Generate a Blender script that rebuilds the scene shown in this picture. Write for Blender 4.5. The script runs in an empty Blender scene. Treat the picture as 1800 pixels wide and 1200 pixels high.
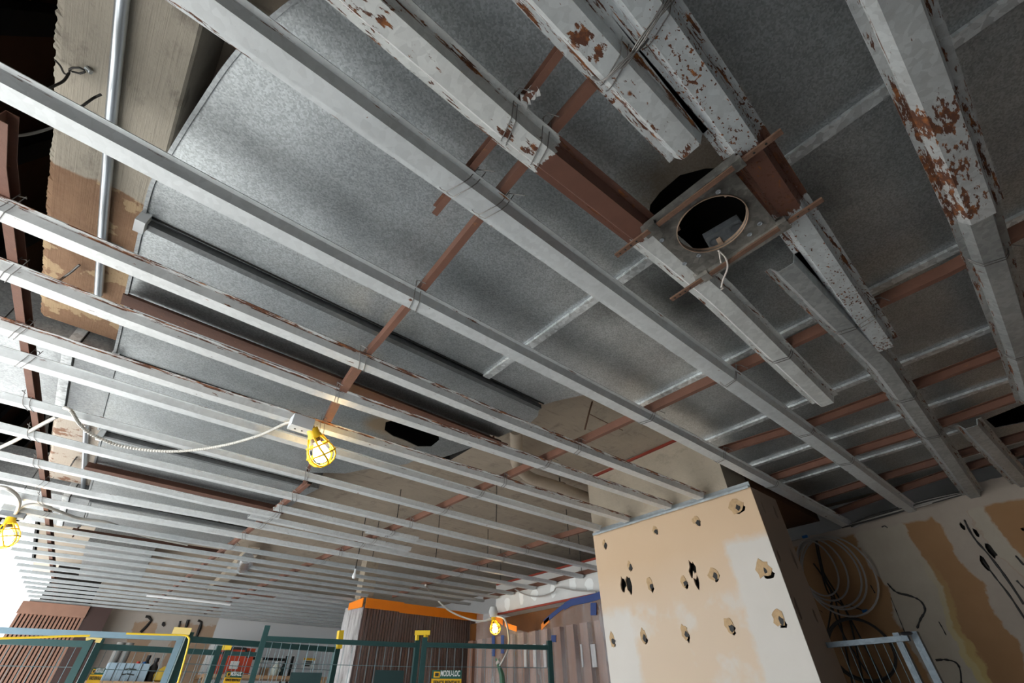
import bpy, bmesh, math, random
from mathutils import Vector, Matrix
from mathutils.geometry import tessellate_polygon
random.seed(7)
S = bpy.context.scene
COL = S.collection
GZ = 1.45                      # eye height above the floor; geometry is laid out with the eye at z = 0, then lifted
# ------------------------------------------------------------------ camera, sky, sun, exposure
ROT = Matrix(((0.75839855, -0.4118487, -0.50518540), (-0.6517333, -0.48949078, -0.57934661), (-0.00868045, 0.76862177, -0.63964460)))
FPX = 775.0
cam_d = bpy.data.cameras.new('camera'); cam_d.sensor_width = 36.0; cam_d.lens = FPX/1800*36; cam_d.clip_start = 0.02
cam = bpy.data.objects.new('camera', cam_d); COL.objects.link(cam)
cam.matrix_world = ROT.to_4x4()
S.camera = cam
w = bpy.data.worlds.new('overcast'); S.world = w; w.use_nodes = True
bg = w.node_tree.nodes['Background']; bg.inputs[0].default_value = (0.88, 0.95, 1.0, 1); bg.inputs[1].default_value = 3.0
sun_d = bpy.data.lights.new('sun', 'SUN'); sun_d.energy = 12.0; sun_d.angle = math.radians(3); sun_d.color = (1, 0.96, 0.9)
sun = bpy.data.objects.new('sun', sun_d); COL.objects.link(sun)
sun.rotation_euler = Vector((0.06, -0.6, -0.8)).to_track_quat('-Z', 'Y').to_euler()
def portal(name, loc, rot, sx, sy):
    d = bpy.data.lights.new(name, 'AREA'); d.shape = 'RECTANGLE'; d.size = sx; d.size_y = sy; d.cycles.is_portal = True
    o = bpy.data.objects.new(name, d); COL.objects.link(o); o.location = loc; o.rotation_euler = rot
    return o
portal('daylight_opening', (-1.0, 4.6, -0.2), (0, math.radians(-90), 0), 2.5, 7.5)
S.view_settings.view_transform = 'Standard'; S.view_settings.look = 'None'
S.view_settings.gamma = 1.0; S.view_settings.exposure = 0.26
S.view_settings.use_curve_mapping = False

# ------------------------------------------------------------------ pixel -> real point on a known plane
def ray(px, py): return ROT @ Vector((px-900, 600-py, -FPX))
def P(px, py, z=1.0): r = ray(px, py); return r*(z/r.z)
def PX(px, py, x): r = ray(px, py); return r*(x/r.x)
def PY(px, py, y): r = ray(px, py); return r*(y/r.y)

# ------------------------------------------------------------------ materials
class NT:
    def __init__(s, name):
        s.m = bpy.data.materials.new(name); s.m.use_nodes = True; s.t = s.m.node_tree
        s.b = s.t.nodes['Principled BSDF']; s.out = s.t.nodes['Material Output']; s._p = None
    def n(s, t): return s.t.nodes.new(t)
    def put(s, sock, v):
        if v is None: return
        if isinstance(v, bpy.types.NodeSocket): s.t.links.new(v, sock)
        elif isinstance(v, (tuple, list)) and len(v) == 3 and sock.type == 'RGBA': sock.default_value = (*v, 1)
        else: sock.default_value = v
    def pos(s):
        if s._p is None: s._p = s.n('ShaderNodeNewGeometry').outputs['Position']
        return s._p
    def scaled(s, v, sc):
        d = s.n('ShaderNodeVectorMath'); d.operation = 'MULTIPLY'; s.put(d.inputs[0], v); d.inputs[1].default_value = sc; return d.outputs[0]
    def noise(s, scale, detail=4, rough=0.55, vec=None, dist=0.0):
        d = s.n('ShaderNodeTexNoise'); s.put(d.inputs['Vector'], vec or s.pos()); d.inputs['Scale'].default_value = scale
        d.inputs['Detail'].default_value = detail; d.inputs['Roughness'].default_value = rough; d.inputs['Distortion'].default_value = dist
        return d.outputs['Fac']
    def voro(s, scale, out='Color', vec=None, feat='F1', rnd=1.0):
        d = s.n('ShaderNodeTexVoronoi'); d.feature = feat; s.put(d.inputs['Vector'], vec or s.pos()); d.inputs['Scale'].default_value = scale
        d.inputs['Randomness'].default_value = rnd
        o = d.outputs[out]
        if out == 'Color':
            q = s.n('ShaderNodeSeparateColor'); s.put(q.inputs[0], o); o = q.outputs[0]
        return o
    def sep(s, v=None):
        d = s.n('ShaderNodeSeparateXYZ'); s.put(d.inputs[0], v or s.pos()); return d.outputs
    def ma(s, op, a, b=None, c=None, clamp=False):
        d = s.n('ShaderNodeMath'); d.operation = op; d.use_clamp = clamp
        s.put(d.inputs[0], a); s.put(d.inputs[1], b)
        if c is not None: s.put(d.inputs[2], c)
        return d.outputs[0]
    def step(s, v, lo, hi):
        d = s.n('ShaderNodeMapRange'); d.clamp = True; s.put(d.inputs[0], v)
        d.inputs[1].default_value = lo; d.inputs[2].default_value = hi; return d.outputs[0]
    def rng(s, v, a, b, c, dd):
        d = s.n('ShaderNodeMapRange'); d.clamp = True; s.put(d.inputs[0], v)
        for i, q in enumerate((a, b, c, dd)): d.inputs[i+1].default_value = q
        return d.outputs[0]
    def mix(s, f, a, b, mode='MIX'):
        d = s.n('ShaderNodeMix'); d.data_type = 'RGBA'; d.blend_type = mode
        s.put(d.inputs[0], f); s.put(d.inputs[6], a); s.put(d.inputs[7], b); return d.outputs[2]
    def dist(s, p):
        d = s.n('ShaderNodeVectorMath'); d.operation = 'DISTANCE'; s.put(d.inputs[0], s.pos()); d.inputs[1].default_value = (p[0], p[1], p[2]+GZ); return d.outputs['Value']
    def bump(s, h, strength=0.3, d=0.01):
        q = s.n('ShaderNodeBump'); q.inputs['Strength'].default_value = strength; q.inputs['Distance'].default_value = d
        s.put(q.inputs['Height'], h); s.put(s.b.inputs['Normal'], q.outputs[0])
    def set(s, color=None, rough=None, metal=None, **k):
        s.put(s.b.inputs['Base Color'], color); s.put(s.b.inputs['Roughness'], rough); s.put(s.b.inputs['Metallic'], metal)
        for a, v in k.items(): s.put(s.b.inputs[a], v)
        return s.m

def plain(name, col, rough=0.6, metal=0.0, var=0.12, scale=14, bump=0.0, **k):
    t = NT(name); f = t.noise(scale, 5)
    c = t.mix(f, tuple(v*(1-var) for v in col), tuple(min(1, v*(1+var)) for v in col))
    if bump: t.bump(t.noise(scale*6, 4), bump, 0.004)
    return t.set(c, rough, metal, **k)

RUST_D, RUST_O = (0.105, 0.040, 0.022), (0.36, 0.13, 0.035)
PRIMER = (0.16, 0.072, 0.050)
def galv(name, col=(0.55, 0.57, 0.58), metal=0.35, rough=0.45, cell=85, spangle=0.18, rust=0.0, rscale=(48, 90, 90), spots=(), brown=(), bump=0.15, dirt=0.25, specks=0.0, lip=0.0):
    """zinc coated sheet: crystal spangle, dirt, and rust where it has formed"""
    t = NT(name); p = t.pos()
    warp = t.voro(cell); fine = t.noise(cell*3, 2)
    sp = t.ma('ADD', t.ma('MULTIPLY', warp, 0.7), t.ma('MULTIPLY', fine, 0.3))
    k = t.rng(sp, 0.2, 0.8, 1-spangle, 1+spangle)
    c = t.mix(1.0, col, k, 'MULTIPLY')
    d = t.noise(3.5, 6, 0.65); dm = t.rng(d, 0.35, 0.7, 1.0, 1-dirt)
    c = t.mix(1.0, c, dm, 'MULTIPLY')
    mask = None
    rn = t.noise(1.0, 7, 0.65, t.scaled(p, rscale))
    v = rn
    for (x, y, z, r, s_) in spots:
        v = t.ma('ADD', v, t.ma('MULTIPLY', t.rng(t.dist((x, y, z)), 0, r, 1, 0), s_))
    if rust > 0 or spots:
        mask = t.step(v, 0.74-rust*0.3, 0.77-rust*0.3)
    for (x0, x1, s_) in brown:         # stretches of red primer under the flaked zinc
        X = t.sep()[0]
        band = t.ma('MULTIPLY', t.step(X, x0-0.02, x0+0.03), t.rng(X, x1-0.03, x1+0.02, 1, 0))
        bm_ = t.step(t.ma('ADD', t.ma('MULTIPLY', band, s_), t.ma('MULTIPLY', rn, 1.0)), 0.88, 0.90)
        c = t.mix(bm_, c, t.mix(t.noise(20, 5, 0.6), tuple(q*0.75 for q in PRIMER), tuple(q*1.25 for q in PRIMER)))
    if lip > 0:                        # small rust rings round old drywall screw holes
        sd = t.voro(1.0, 'Distance', t.scaled(p, (6.5, 6.5, 0.0)))
        sm0 = t.rng(t.ma('ADD', sd, t.ma('MULTIPLY', t.ma('SUBTRACT', t.noise(150, 2), 0.5), 0.05)), 0.030, 0.050, 1, 0)
        mask = sm0 if mask is None else t.ma('MAXIMUM', mask, sm0)
    if lip > 0:                        # rust starting along the sheared flange edges
        ln = t.noise(1.0, 6, 0.7, t.scaled(p, (10, 90, 90)))
        lm = t.ma('MULTIPLY', t.step(t.sep()[2], GZ+1.0205, GZ+1.0225), t.step(ln, 0.66-lip*0.4, 0.68-lip*0.4))
        mask = lm if mask is None else t.ma('MAXIMUM', mask, lm)
    if specks > 0:
        sn = t.noise(1.0, 3, 0.5, t.scaled(p, (110, 150, 110)))
        g = t.noise(7, 2)
        sm = t.step(t.ma('ADD', sn, t.ma('MULTIPLY', g, 0.3)), 0.86-specks*0.2, 0.875-specks*0.2)
        mask = sm if mask is None else t.ma('MAXIMUM', mask, sm)
    R = rough
    if mask is not None:
        rc = t.mix(t.step(t.noise(1.0, 5, 0.6, t.scaled(p, (40, 60, 60))), 0.48, 0.72), RUST_D, RUST_O)
        c = t.mix(mask, c, rc)
        R = t.rng(mask, 0, 1, rough, 0.9); M = t.rng(mask, 0, 1, metal, 0.0)
    else: M = metal
    t.bump(t.ma('ADD', t.ma('MULTIPLY', t.noise(5, 3), 1.0), t.ma('MULTIPLY', fine, 0.04)), bump, 0.02)
    return t.set(c, R, M)

def concrete(name, col=(0.40, 0.365, 0.31), grain=(90, 3, 90), gs=0.35, paint=None, stain=0.35):
    t = NT(name); p = t.pos()
    c = t.mix(t.noise(4, 8, 0.65), tuple(v*0.72 for v in col), tuple(v*1.22 for v in col))
    sw = t.noise(1.0, 7, 0.7, t.scaled(p, (9, 5, 9)), 0.0)
    c = t.mix(t.rng(sw, 0.56, 0.68, 0, stain), c, (0.13, 0.11, 0.09))
    g = t.noise(1.0, 3, 0.6, t.scaled(p, grain))
    c = t.mix(t.rng(g, 0.58, 0.72, 0, gs), c, (0.10, 0.085, 0.07))
    pit = t.rng(t.voro(38, 'Distance'), 0.0, 0.10, 1, 0)
    gate = t.step(t.noise(14, 2), 0.52, 0.60)
    c = t.mix(t.ma('MULTIPLY', t.ma('MULTIPLY', pit, gate), 0.6), c, (0.07, 0.06, 0.05))
    if paint: c = paint(t, c)
    t.bump(t.ma('ADD', t.ma('MULTIPLY', g, 0.5), t.noise(30, 6)), 0.5, 0.006)
    return t.set(c, 0.88, 0.0)

M = {}
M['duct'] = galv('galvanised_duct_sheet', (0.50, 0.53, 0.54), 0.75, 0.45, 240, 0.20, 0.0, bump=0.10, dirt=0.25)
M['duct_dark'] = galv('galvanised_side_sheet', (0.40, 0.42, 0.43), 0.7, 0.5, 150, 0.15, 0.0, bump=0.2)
HOLE = P(1205, 345, 1.16)
def _scorch(nm, pts, tint=(0.22, 0.155, 0.095)):
    t = NT(nm); fine = t.noise(280, 2)
    k = t.rng(t.ma('ADD', t.ma('MULTIPLY', t.voro(240), 0.7), t.ma('MULTIPLY', fine, 0.3)), 0.2, 0.8, 0.8, 1.2)
    c = t.mix(1.0, (0.50, 0.53, 0.54), k, 'MULTIPLY'); c = t.mix(1.0, c, t.rng(t.noise(3.5, 6, 0.65), 0.35, 0.7, 1, 0.7), 'MULTIPLY')
    for (p, r, a) in pts:
        d = t.ma('ADD', t.dist(p), t.ma('MULTIPLY', t.ma('SUBTRACT', t.noise(14, 4), 0.5), r*0.5))
        c = t.mix(t.rng(d, r*0.45, r, a, 0), c, tint)
    for (p, r, a) in SOOT:
        d = t.ma('ADD', t.dist(p), t.ma('MULTIPLY', t.ma('SUBTRACT', t.noise(10, 5), 0.5), r*0.6))
        c = t.mix(t.rng(d, r*0.2, r, a, 0), c, (0.035, 0.033, 0.03))
    t.bump(t.ma('ADD', t.noise(5, 3), t.ma('MULTIPLY', fine, 0.04)), 0.10, 0.02)
    return t.set(c, 0.45, 0.75)
SOOT = [((1.22, 0.40, 1.16), 0.28, 0.75), ((1.05, 0.62, 1.16), 0.16, 0.55), ((1.15, 0.05, 1.16), 0.22, 0.6)]
M['duct_scorched'] = _scorch('heat_stained_duct_sheet', [((0.86, 0.17, 1.16), 0.24, 0.75)])
SOOT = []
M['duct_hole2'] = _scorch('scorched_duct_sheet', [((0.84, 2.02, 1.16), 0.12, 0.9), ((1.0, 2.12, 1.16), 0.16, 0.5)], (0.50, 0.36, 0.22))
M['cleat'] = galv('seam_cleat_zinc', (0.74, 0.77, 0.78), 0.45, 0.42, 70, 0.22, 0.03, bump=0.1, dirt=0.2)
M['rail'] = galv('dull_zinc_rail', (0.20, 0.21, 0.215), 0.4, 0.5, 80, 0.1, 0.0)
M['ch'] = galv('furring_zinc', (0.62, 0.645, 0.655), 0.22, 0.45, 60, 0.05, 0.14, bump=0.04, dirt=0.14, lip=0.12)
M['ch_far'] = galv('furring_zinc_dimmed', (0.43, 0.46, 0.475), 0.2, 0.5, 60, 0.05, 0.10, bump=0.03, dirt=0.15)  # zinc colour darkened to dim the strong light on the far rows
M['ch_edge'] = galv('furring_zinc_edge_rust', (0.64, 0.655, 0.655), 0.2, 0.45, 60, 0.05, 0.30, (20, 90, 90), bump=0.04, dirt=0.15, lip=0.42)
M['ch3'] = galv('furring_zinc_flaked', (0.70, 0.715, 0.70), 0.2, 0.5, 60, 0.08, 0.22, (22, 60, 60),
    [(0.03, 0.36, 1.0, 0.17, 0.10), (-0.06, 0.37, 1.0, 0.10, 0.13), (0.30, 0.345, 1.0, 0.04, 0.26), (0.37, 0.345, 1.0, 0.045, 0.26)], [(0.40, 0.80, 0.58)], bump=0.06, dirt=0.25, lip=0.22)
M['ch4'] = galv('furring_zinc_peeling', (0.70, 0.73, 0.735), 0.25, 0.45, 70, 0.08, 0.26, (40, 90, 90),
    [(0.29, 0.12, 1.0, 0.035, 0.35), (0.335, 0.115, 1.0, 0.025, 0.4), (0.66, 0.12, 1.0, 0.05, 0.22), (0.45, 0.150, 1.0, 0.07, 0.22), (0.55, 0.15, 1.0, 0.06, 0.2)], bump=0.06, dirt=0.3, lip=0.32)
M['ch5'] = galv('furring_zinc_freckled', (0.66, 0.70, 0.715), 0.3, 0.45, 70, 0.08, 0.16, (40, 90, 90), [(1.75, 0.03, 1.0, 0.1, 0.1)], [(0.74, 1.02, 0.6)], bump=0.06, dirt=0.3, specks=0.42, lip=0.3)
M['ch6'] = galv('furring_zinc_orange_rust', (0.62, 0.645, 0.65), 0.3, 0.45, 70, 0.1, 0.24, (30, 90, 90),
    [(1.05, -0.34, 1.0, 0.12, 0.16), (1.0, -0.26, 1.01, 0.1, 0.25), (1.2, -0.26, 1.01, 0.12, 0.3), (1.35, -0.27, 1.01, 0.09, 0.3)], bump=0.08, dirt=0.3, lip=0.35)
M['ch_dull'] = galv('furring_zinc_dull', (0.42, 0.44, 0.44), 0.4, 0.48, 70, 0.12, 0.2, (24, 90, 90), bump=0.08, dirt=0.35, lip=0.25)
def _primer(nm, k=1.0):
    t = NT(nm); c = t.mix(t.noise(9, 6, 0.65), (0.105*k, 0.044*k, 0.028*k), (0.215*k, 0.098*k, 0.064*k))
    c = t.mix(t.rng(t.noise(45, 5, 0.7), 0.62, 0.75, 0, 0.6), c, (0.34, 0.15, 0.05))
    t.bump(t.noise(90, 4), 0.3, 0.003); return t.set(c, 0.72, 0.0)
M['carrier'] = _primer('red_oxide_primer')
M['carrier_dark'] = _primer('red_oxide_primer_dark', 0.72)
M['rusty_bar'] = plain('rusty_bar', (0.16, 0.085, 0.055), 0.85, 0.0, 0.5, 40, 0.4)
M['frame_plate'] = galv('sooty_plate', (0.40, 0.38, 0.345), 0.45, 0.42, 60, 0.2, 0.10, (60, 60, 60), dirt=0.8)
M['ring'] = plain('aged_rim', (0.36, 0.25, 0.18), 0.6, 0.1, 0.3, 30)
M['outlet'] = plain('outlet_box_zinc', (0.68, 0.72, 0.76), 0.45, 0.2, 0.06)
M['jbox'] = galv('junction_box_zinc', (0.36, 0.39, 0.42), 0.4, 0.5, 60, 0.08, 0.0)
M['wire'] = plain('tie_wire', (0.20, 0.19, 0.18), 0.5, 0.6, 0.3, 30)
M['wire_dark'] = plain('dark_wire', (0.035, 0.032, 0.03), 0.6, 0.2, 0.3, 30)
M['string'] = plain('pale_string', (0.55, 0.50, 0.46), 0.9)
def _beam_paint(t, c):
    y = t.sep()[1]; n = t.noise(6, 5, 0.6); yy = t.ma('ADD', y, t.ma('MULTIPLY', t.ma('SUBTRACT', n, 0.5), 0.10))
    pc = t.mix(t.noise(18, 7, 0.7), (0.17, 0.085, 0.045), (0.36, 0.22, 0.13))
    pc = t.mix(t.step(t.ma('ADD', t.noise(7, 5, 0.6), t.rng(y, 1.35, 1.75, -0.12, 0.02)), 0.52, 0.54), pc, (0.44, 0.31, 0.18))
    c1 = t.mix(t.step(yy, 1.37, 1.378), c, pc)
    cream = t.mix(t.step(t.noise(9, 6, 0.7), 0.55, 0.6), (0.58, 0.50, 0.42), (0.30, 0.16, 0.10))
    return t.mix(t.step(y, 2.5, 2.6), c1, cream)
M['beam'] = concrete('board_formed_concrete', (0.43, 0.385, 0.315), (260, 4.0, 260), 0.30, _beam_paint, 0.55)
M['slab'] = concrete('slab_soffit_concrete', (0.43, 0.36, 0.285), (7, 40, 7), 0.35, None, 0.45)
M['pier'] = concrete('pier_concrete', (0.52, 0.45, 0.355), (20, 20, 20), 0.1, None, 0.3)
M['conduit'] = plain('conduit_zinc', (0.58, 0.62, 0.66), 0.3, 0.85, 0.06, 40)
M['pipe'] = plain('painted_drain_pipe', (0.50, 0.42, 0.33), 0.6, 0, 0.2, 14, 0.1)
M['joist'] = plain('dark_steel_joist', (0.02, 0.022, 0.023), 0.6, 0.2)
M['plywood'] = plain('old_plywood', (0.13, 0.06, 0.026), 0.8, 0, 0.3, 5)
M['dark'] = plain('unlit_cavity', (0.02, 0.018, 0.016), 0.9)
M['floor'] = plain('bare_screed', (0.36, 0.365, 0.37), 0.8, 0, 0.2, 3, 0.2)
M['pave'] = plain('pale_paving', (0.62, 0.62, 0.61), 0.9, 0, 0.1, 2)
def _wallboard():
    t = NT('stripped_drywall'); X, Y, Z = t.sep()
    w1 = t.ma('MULTIPLY', t.ma('SUBTRACT', t.noise(7, 6, 0.6), 0.5), 0.14)
    w2 = t.ma('MULTIPLY', t.ma('SUBTRACT', t.noise(2.2, 3, 0.5), 0.5), 0.22)
    y = t.ma('ADD', t.ma('ADD', Y, w1), w2)
    tan_ = t.mix(t.noise(5, 6, 0.6), (0.27, 0.145, 0.065), (0.36, 0.205, 0.10))
    mud = t.mix(t.noise(6, 7, 0.65), (0.34, 0.29, 0.23), (0.46, 0.41, 0.345))
    grey = t.mix(t.noise(12, 6, 0.65), (0.34, 0.285, 0.24), (0.43, 0.37, 0.315))
    def band(a, b): return t.ma('MULTIPLY', t.step(y, a-0.006, a+0.006), t.rng(y, b-0.006, b+0.006, 1, 0))
    m_mud = t.ma('MAXIMUM', band(0.62, 0.90), band(0.16, 0.25))
    c = t.mix(m_mud, tan_, mud)
    c = t.mix(band(0.25, 0.42), c, grey)
    edge = t.ma('MULTIPLY', band(0.585, 0.66), t.rng(Z, 1.5, 2.2, 1, 0))
    c = t.mix(t.ma('MULTIPLY', edge, 0.8), c, (0.50, 0.40, 0.16))
    top = t.step(t.ma('ADD', Z, t.ma('MULTIPLY', w1, 0.5)), GZ+0.935, GZ+0.95)
    c = t.mix(top, c, grey)
    t.bump(t.noise(18, 6), 0.3, 0.004)
    return t.set(c, 0.9)
M['wallboard'] = _wallboard()
def _colboard():
    t = NT('peach_drywall'); X, Y, Z = t.sep()
    w1 = t.ma('MULTIPLY', t.ma('SUBTRACT', t.noise(9, 6, 0.65), 0.5), 0.10)
    base = t.mix(t.noise(2.0, 3), (0.60, 0.425, 0.275), (0.66, 0.49, 0.34))
    mud = t.mix(t.noise(5, 6), (0.60, 0.56, 0.51), (0.68, 0.64, 0.60))
    y = t.ma('ADD', Y, w1); z = t.ma('ADD', Z, w1)
    m1 = t.ma('MULTIPLY', t.rng(y, 1.255, 1.285, 1, 0), t.rng(z, GZ+0.71, GZ+0.76, 1, 0))
    m2 = t.ma('MULTIPLY', t.step(y, 1.98, 2.02), t.rng(z, GZ+0.46, GZ+0.53, 1, 0))
    fade = t.rng(z, GZ+0.75, GZ+0.42, 0, 0.45)
    c = t.mix(fade, base, (0.66, 0.57, 0.48))
    c = t.mix(t.ma('MAXIMUM', m1, m2), c, mud)
    m3 = t.ma('MULTIPLY', t.rng(z, GZ+0.46, GZ+0.52, 1, 0), t.step(t.noise(3.5, 4), 0.52, 0.6))
    c = t.mix(t.ma('MULTIPLY', m3, 0.7), c, mud)
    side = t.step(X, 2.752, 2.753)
    c = t.mix(side, c, (0.30, 0.225, 0.175))  # side faces coloured darker: their shade is put into the board colour
    t.bump(t.noise(25, 5), 0.15, 0.003); return t.set(c, 0.85)
M['colboard'] = _colboard()
M['torn'] = plain('torn_paper', (0.50, 0.34, 0.19), 0.95, 0, 0.3, 60)
M['glue'] = plain('black_adhesive', (0.012, 0.011, 0.011), 0.6)
M['trestle'] = galv('trestle_zinc', (0.13, 0.16, 0.185), 0.5, 0.5, 60, 0.15, 0.0, dirt=0.4)
M['track'] = galv('track_zinc', (0.50, 0.56, 0.60), 0.5, 0.4, 60, 0.06, 0.02)
def _farwall():
    t = NT('far_wall_board'); X, Y, Z = t.sep()
    w1 = t.ma('MULTIPLY', t.ma('SUBTRACT', t.noise(5, 6, 0.65), 0.5), 0.25); x = t.ma('ADD', X, w1)
    tan_ = t.mix(t.noise(3, 6), (0.36, 0.24, 0.16), (0.50, 0.37, 0.27))
    gr = t.mix(t.noise(6, 5), (0.46, 0.42, 0.38), (0.56, 0.52, 0.48))
    def band(a, b): return t.ma('MULTIPLY', t.step(x, a, a+0.01), t.rng(x, b, b+0.01, 1, 0))
    c = t.mix(t.ma('MAXIMUM', band(0.95, 1.18), band(0.3, 0.7)), tan_, gr)
    c = t.mix(t.step(t.ma('ADD', Z, w1), GZ+0.93, GZ+0.95), c, gr)
    c = t.mix(t.step(t.ma('ADD', X, t.ma('MULTIPLY', w1, 0.12)), 1.64, 1.65), c, (0.66, 0.68, 0.71))
    return t.set(c, 0.9)
M['farwall'] = _farwall()
M['white_board'] = plain('primed_board', (0.62, 0.62, 0.61), 0.8, 0, 0.12, 6)
M['white'] = plain('white_paint', (0.72, 0.73, 0.75), 0.7, 0, 0.04)
M['slat'] = plain('cedar_slat', (0.34, 0.185, 0.13), 0.6, 0, 0.3, 6)
M['slat_dark'] = plain('stained_slat', (0.10, 0.042, 0.028), 0.45, 0, 0.35, 6)
M['brown_panel'] = plain('dark_brown_panel', (0.055, 0.028, 0.024), 0.6)
M['wood_warm'] = plain('warm_veneer', (0.20, 0.075, 0.02), 0.4, 0, 0.35, 7)
M['orange'] = plain('orange_tape', (0.95, 0.25, 0.01), 0.4, 0, 0.05)
M['blue'] = plain('blue_tape', (0.02, 0.05, 0.19), 0.6, 0, 0.2)
def _plastic(nm, op=0.2, tint=(0.75, 0.70, 0.70)):
    t = NT(nm); nt = t.t; b = t.b
    t.bump(t.ma('ADD', t.noise(1.0, 5, 0.6, t.scaled(t.pos(), (6, 6, 1.8))), t.ma('MULTIPLY', t.noise(1.0, 3, 0.5, t.scaled(t.pos(), (18, 18, 3))), 0.4)), 0.9, 0.05)
    t.set(tint, 0.18, 0.0)
    tr = t.n('ShaderNodeBsdfTransparent'); mx = t.n('ShaderNodeMixShader')
    f = t.rng(t.noise(1.0, 5, 0.7, t.scaled(t.pos(), (6, 6, 1.3))), 0.35, 0.75, op*0.5, min(1, op*2.0))
    t.put(mx.inputs[0], f); t.put(mx.inputs[1], tr.outputs[0]); t.put(mx.inputs[2], b.outputs[0]); t.put(t.out.inputs[0], mx.outputs[0])
    return t.m
M['poly'] = _plastic('clear_poly_sheet', 0.10)
M['poly_hazy'] = _plastic('hazy_poly_sheet', 0.26, (0.55, 0.52, 0.53))
M['poly_white'] = _plastic('milky_poly_sheet', 0.6, (0.72, 0.70, 0.70))
M['fence'] = plain('green_fence_paint', (0.022, 0.072, 0.072), 0.45, 0.2, 0.2, 20)
M['fence_blue'] = plain('weathered_fence_paint', (0.17, 0.26, 0.32), 0.45, 0.3, 0.12, 20)
M['mesh'] = plain('fence_wire', (0.16, 0.23, 0.25), 0.5, 0.4)
M['yellow'] = plain('yellow_plastic', (0.86, 0.58, 0.03), 0.45, 0, 0.05)
M['yellow_pale'] = plain('pale_yellow_plastic', (0.85, 0.66, 0.25), 0.5, 0, 0.05)
M['cage'] = plain('lamp_guard_yellow', (0.95, 0.60, 0.02), 0.35, 0, 0.03)
M['socket'] = plain('black_socket', (0.03, 0.03, 0.03), 0.5)
M['sign_green'] = plain('sign_green', (0.02, 0.10, 0.075), 0.5)
M['sign_yellow'] = plain('sign_yellow', (0.85, 0.48, 0.02), 0.5, 0, 0.03)
M['ink'] = plain('ink', (0.03, 0.035, 0.03), 0.6)
M['sign_white'] = plain('sign_white', (0.80, 0.82, 0.82), 0.5, 0, 0.02)
M['board_green'] = plain('dark_green_board', (0.018, 0.048, 0.050), 0.5)
M['shelf'] = plain('shelf_plank', (0.40, 0.25, 0.14), 0.7, 0, 0.25, 8)
M['crate'] = plain('pale_blue_case', (0.34, 0.45, 0.54), 0.5, 0, 0.05)
M['case_red'] = plain('red_case', (0.46, 0.055, 0.022), 0.5, 0, 0.08)
M['black'] = plain('black_plastic', (0.018, 0.018, 0.02), 0.5)
M['grey_tube'] = plain('grey_tube', (0.21, 0.205, 0.195), 0.8, 0, 0.2)
M['cable_white'] = plain('armoured_cable', (0.52, 0.50, 0.46), 0.45, 0.4)
M['cable_grey'] = plain('grey_cable', (0.33, 0.31, 0.29), 0.6)
M['ybag'] = plain('yellow_bag', (0.62, 0.42, 0.05), 0.7)
M['bluep'] = plain('blue_plastic', (0.01, 0.13, 0.42), 0.45)
M['redp'] = plain('red_plastic', (0.75, 0.05, 0.02), 0.45)
M['green_p'] = plain('green_plastic', (0.07, 0.17, 0.10), 0.5)
M['jug'] = plain('milky_jug', (0.62, 0.65, 0.57), 0.5)
M['foil'] = plain('crumpled_foil', (0.80, 0.82, 0.84), 0.2, 1.0, 0.05, 20, 0.8)
M['tube_white'] = plain('white_tube', (0.82, 0.84, 0.86), 0.3)
M['red_line'] = plain('red_edge_bead', (0.30, 0.045, 0.025), 0.7)
def _bulb(nm, s):
    t = NT(nm); return t.set((1, 0.9, 0.7), 0.3, 0, **{'Emission Color': (1.0, 0.80, 0.42, 1), 'Emission Strength': s})
M['bulb'] = _bulb('lit_bulb', 22)

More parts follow.
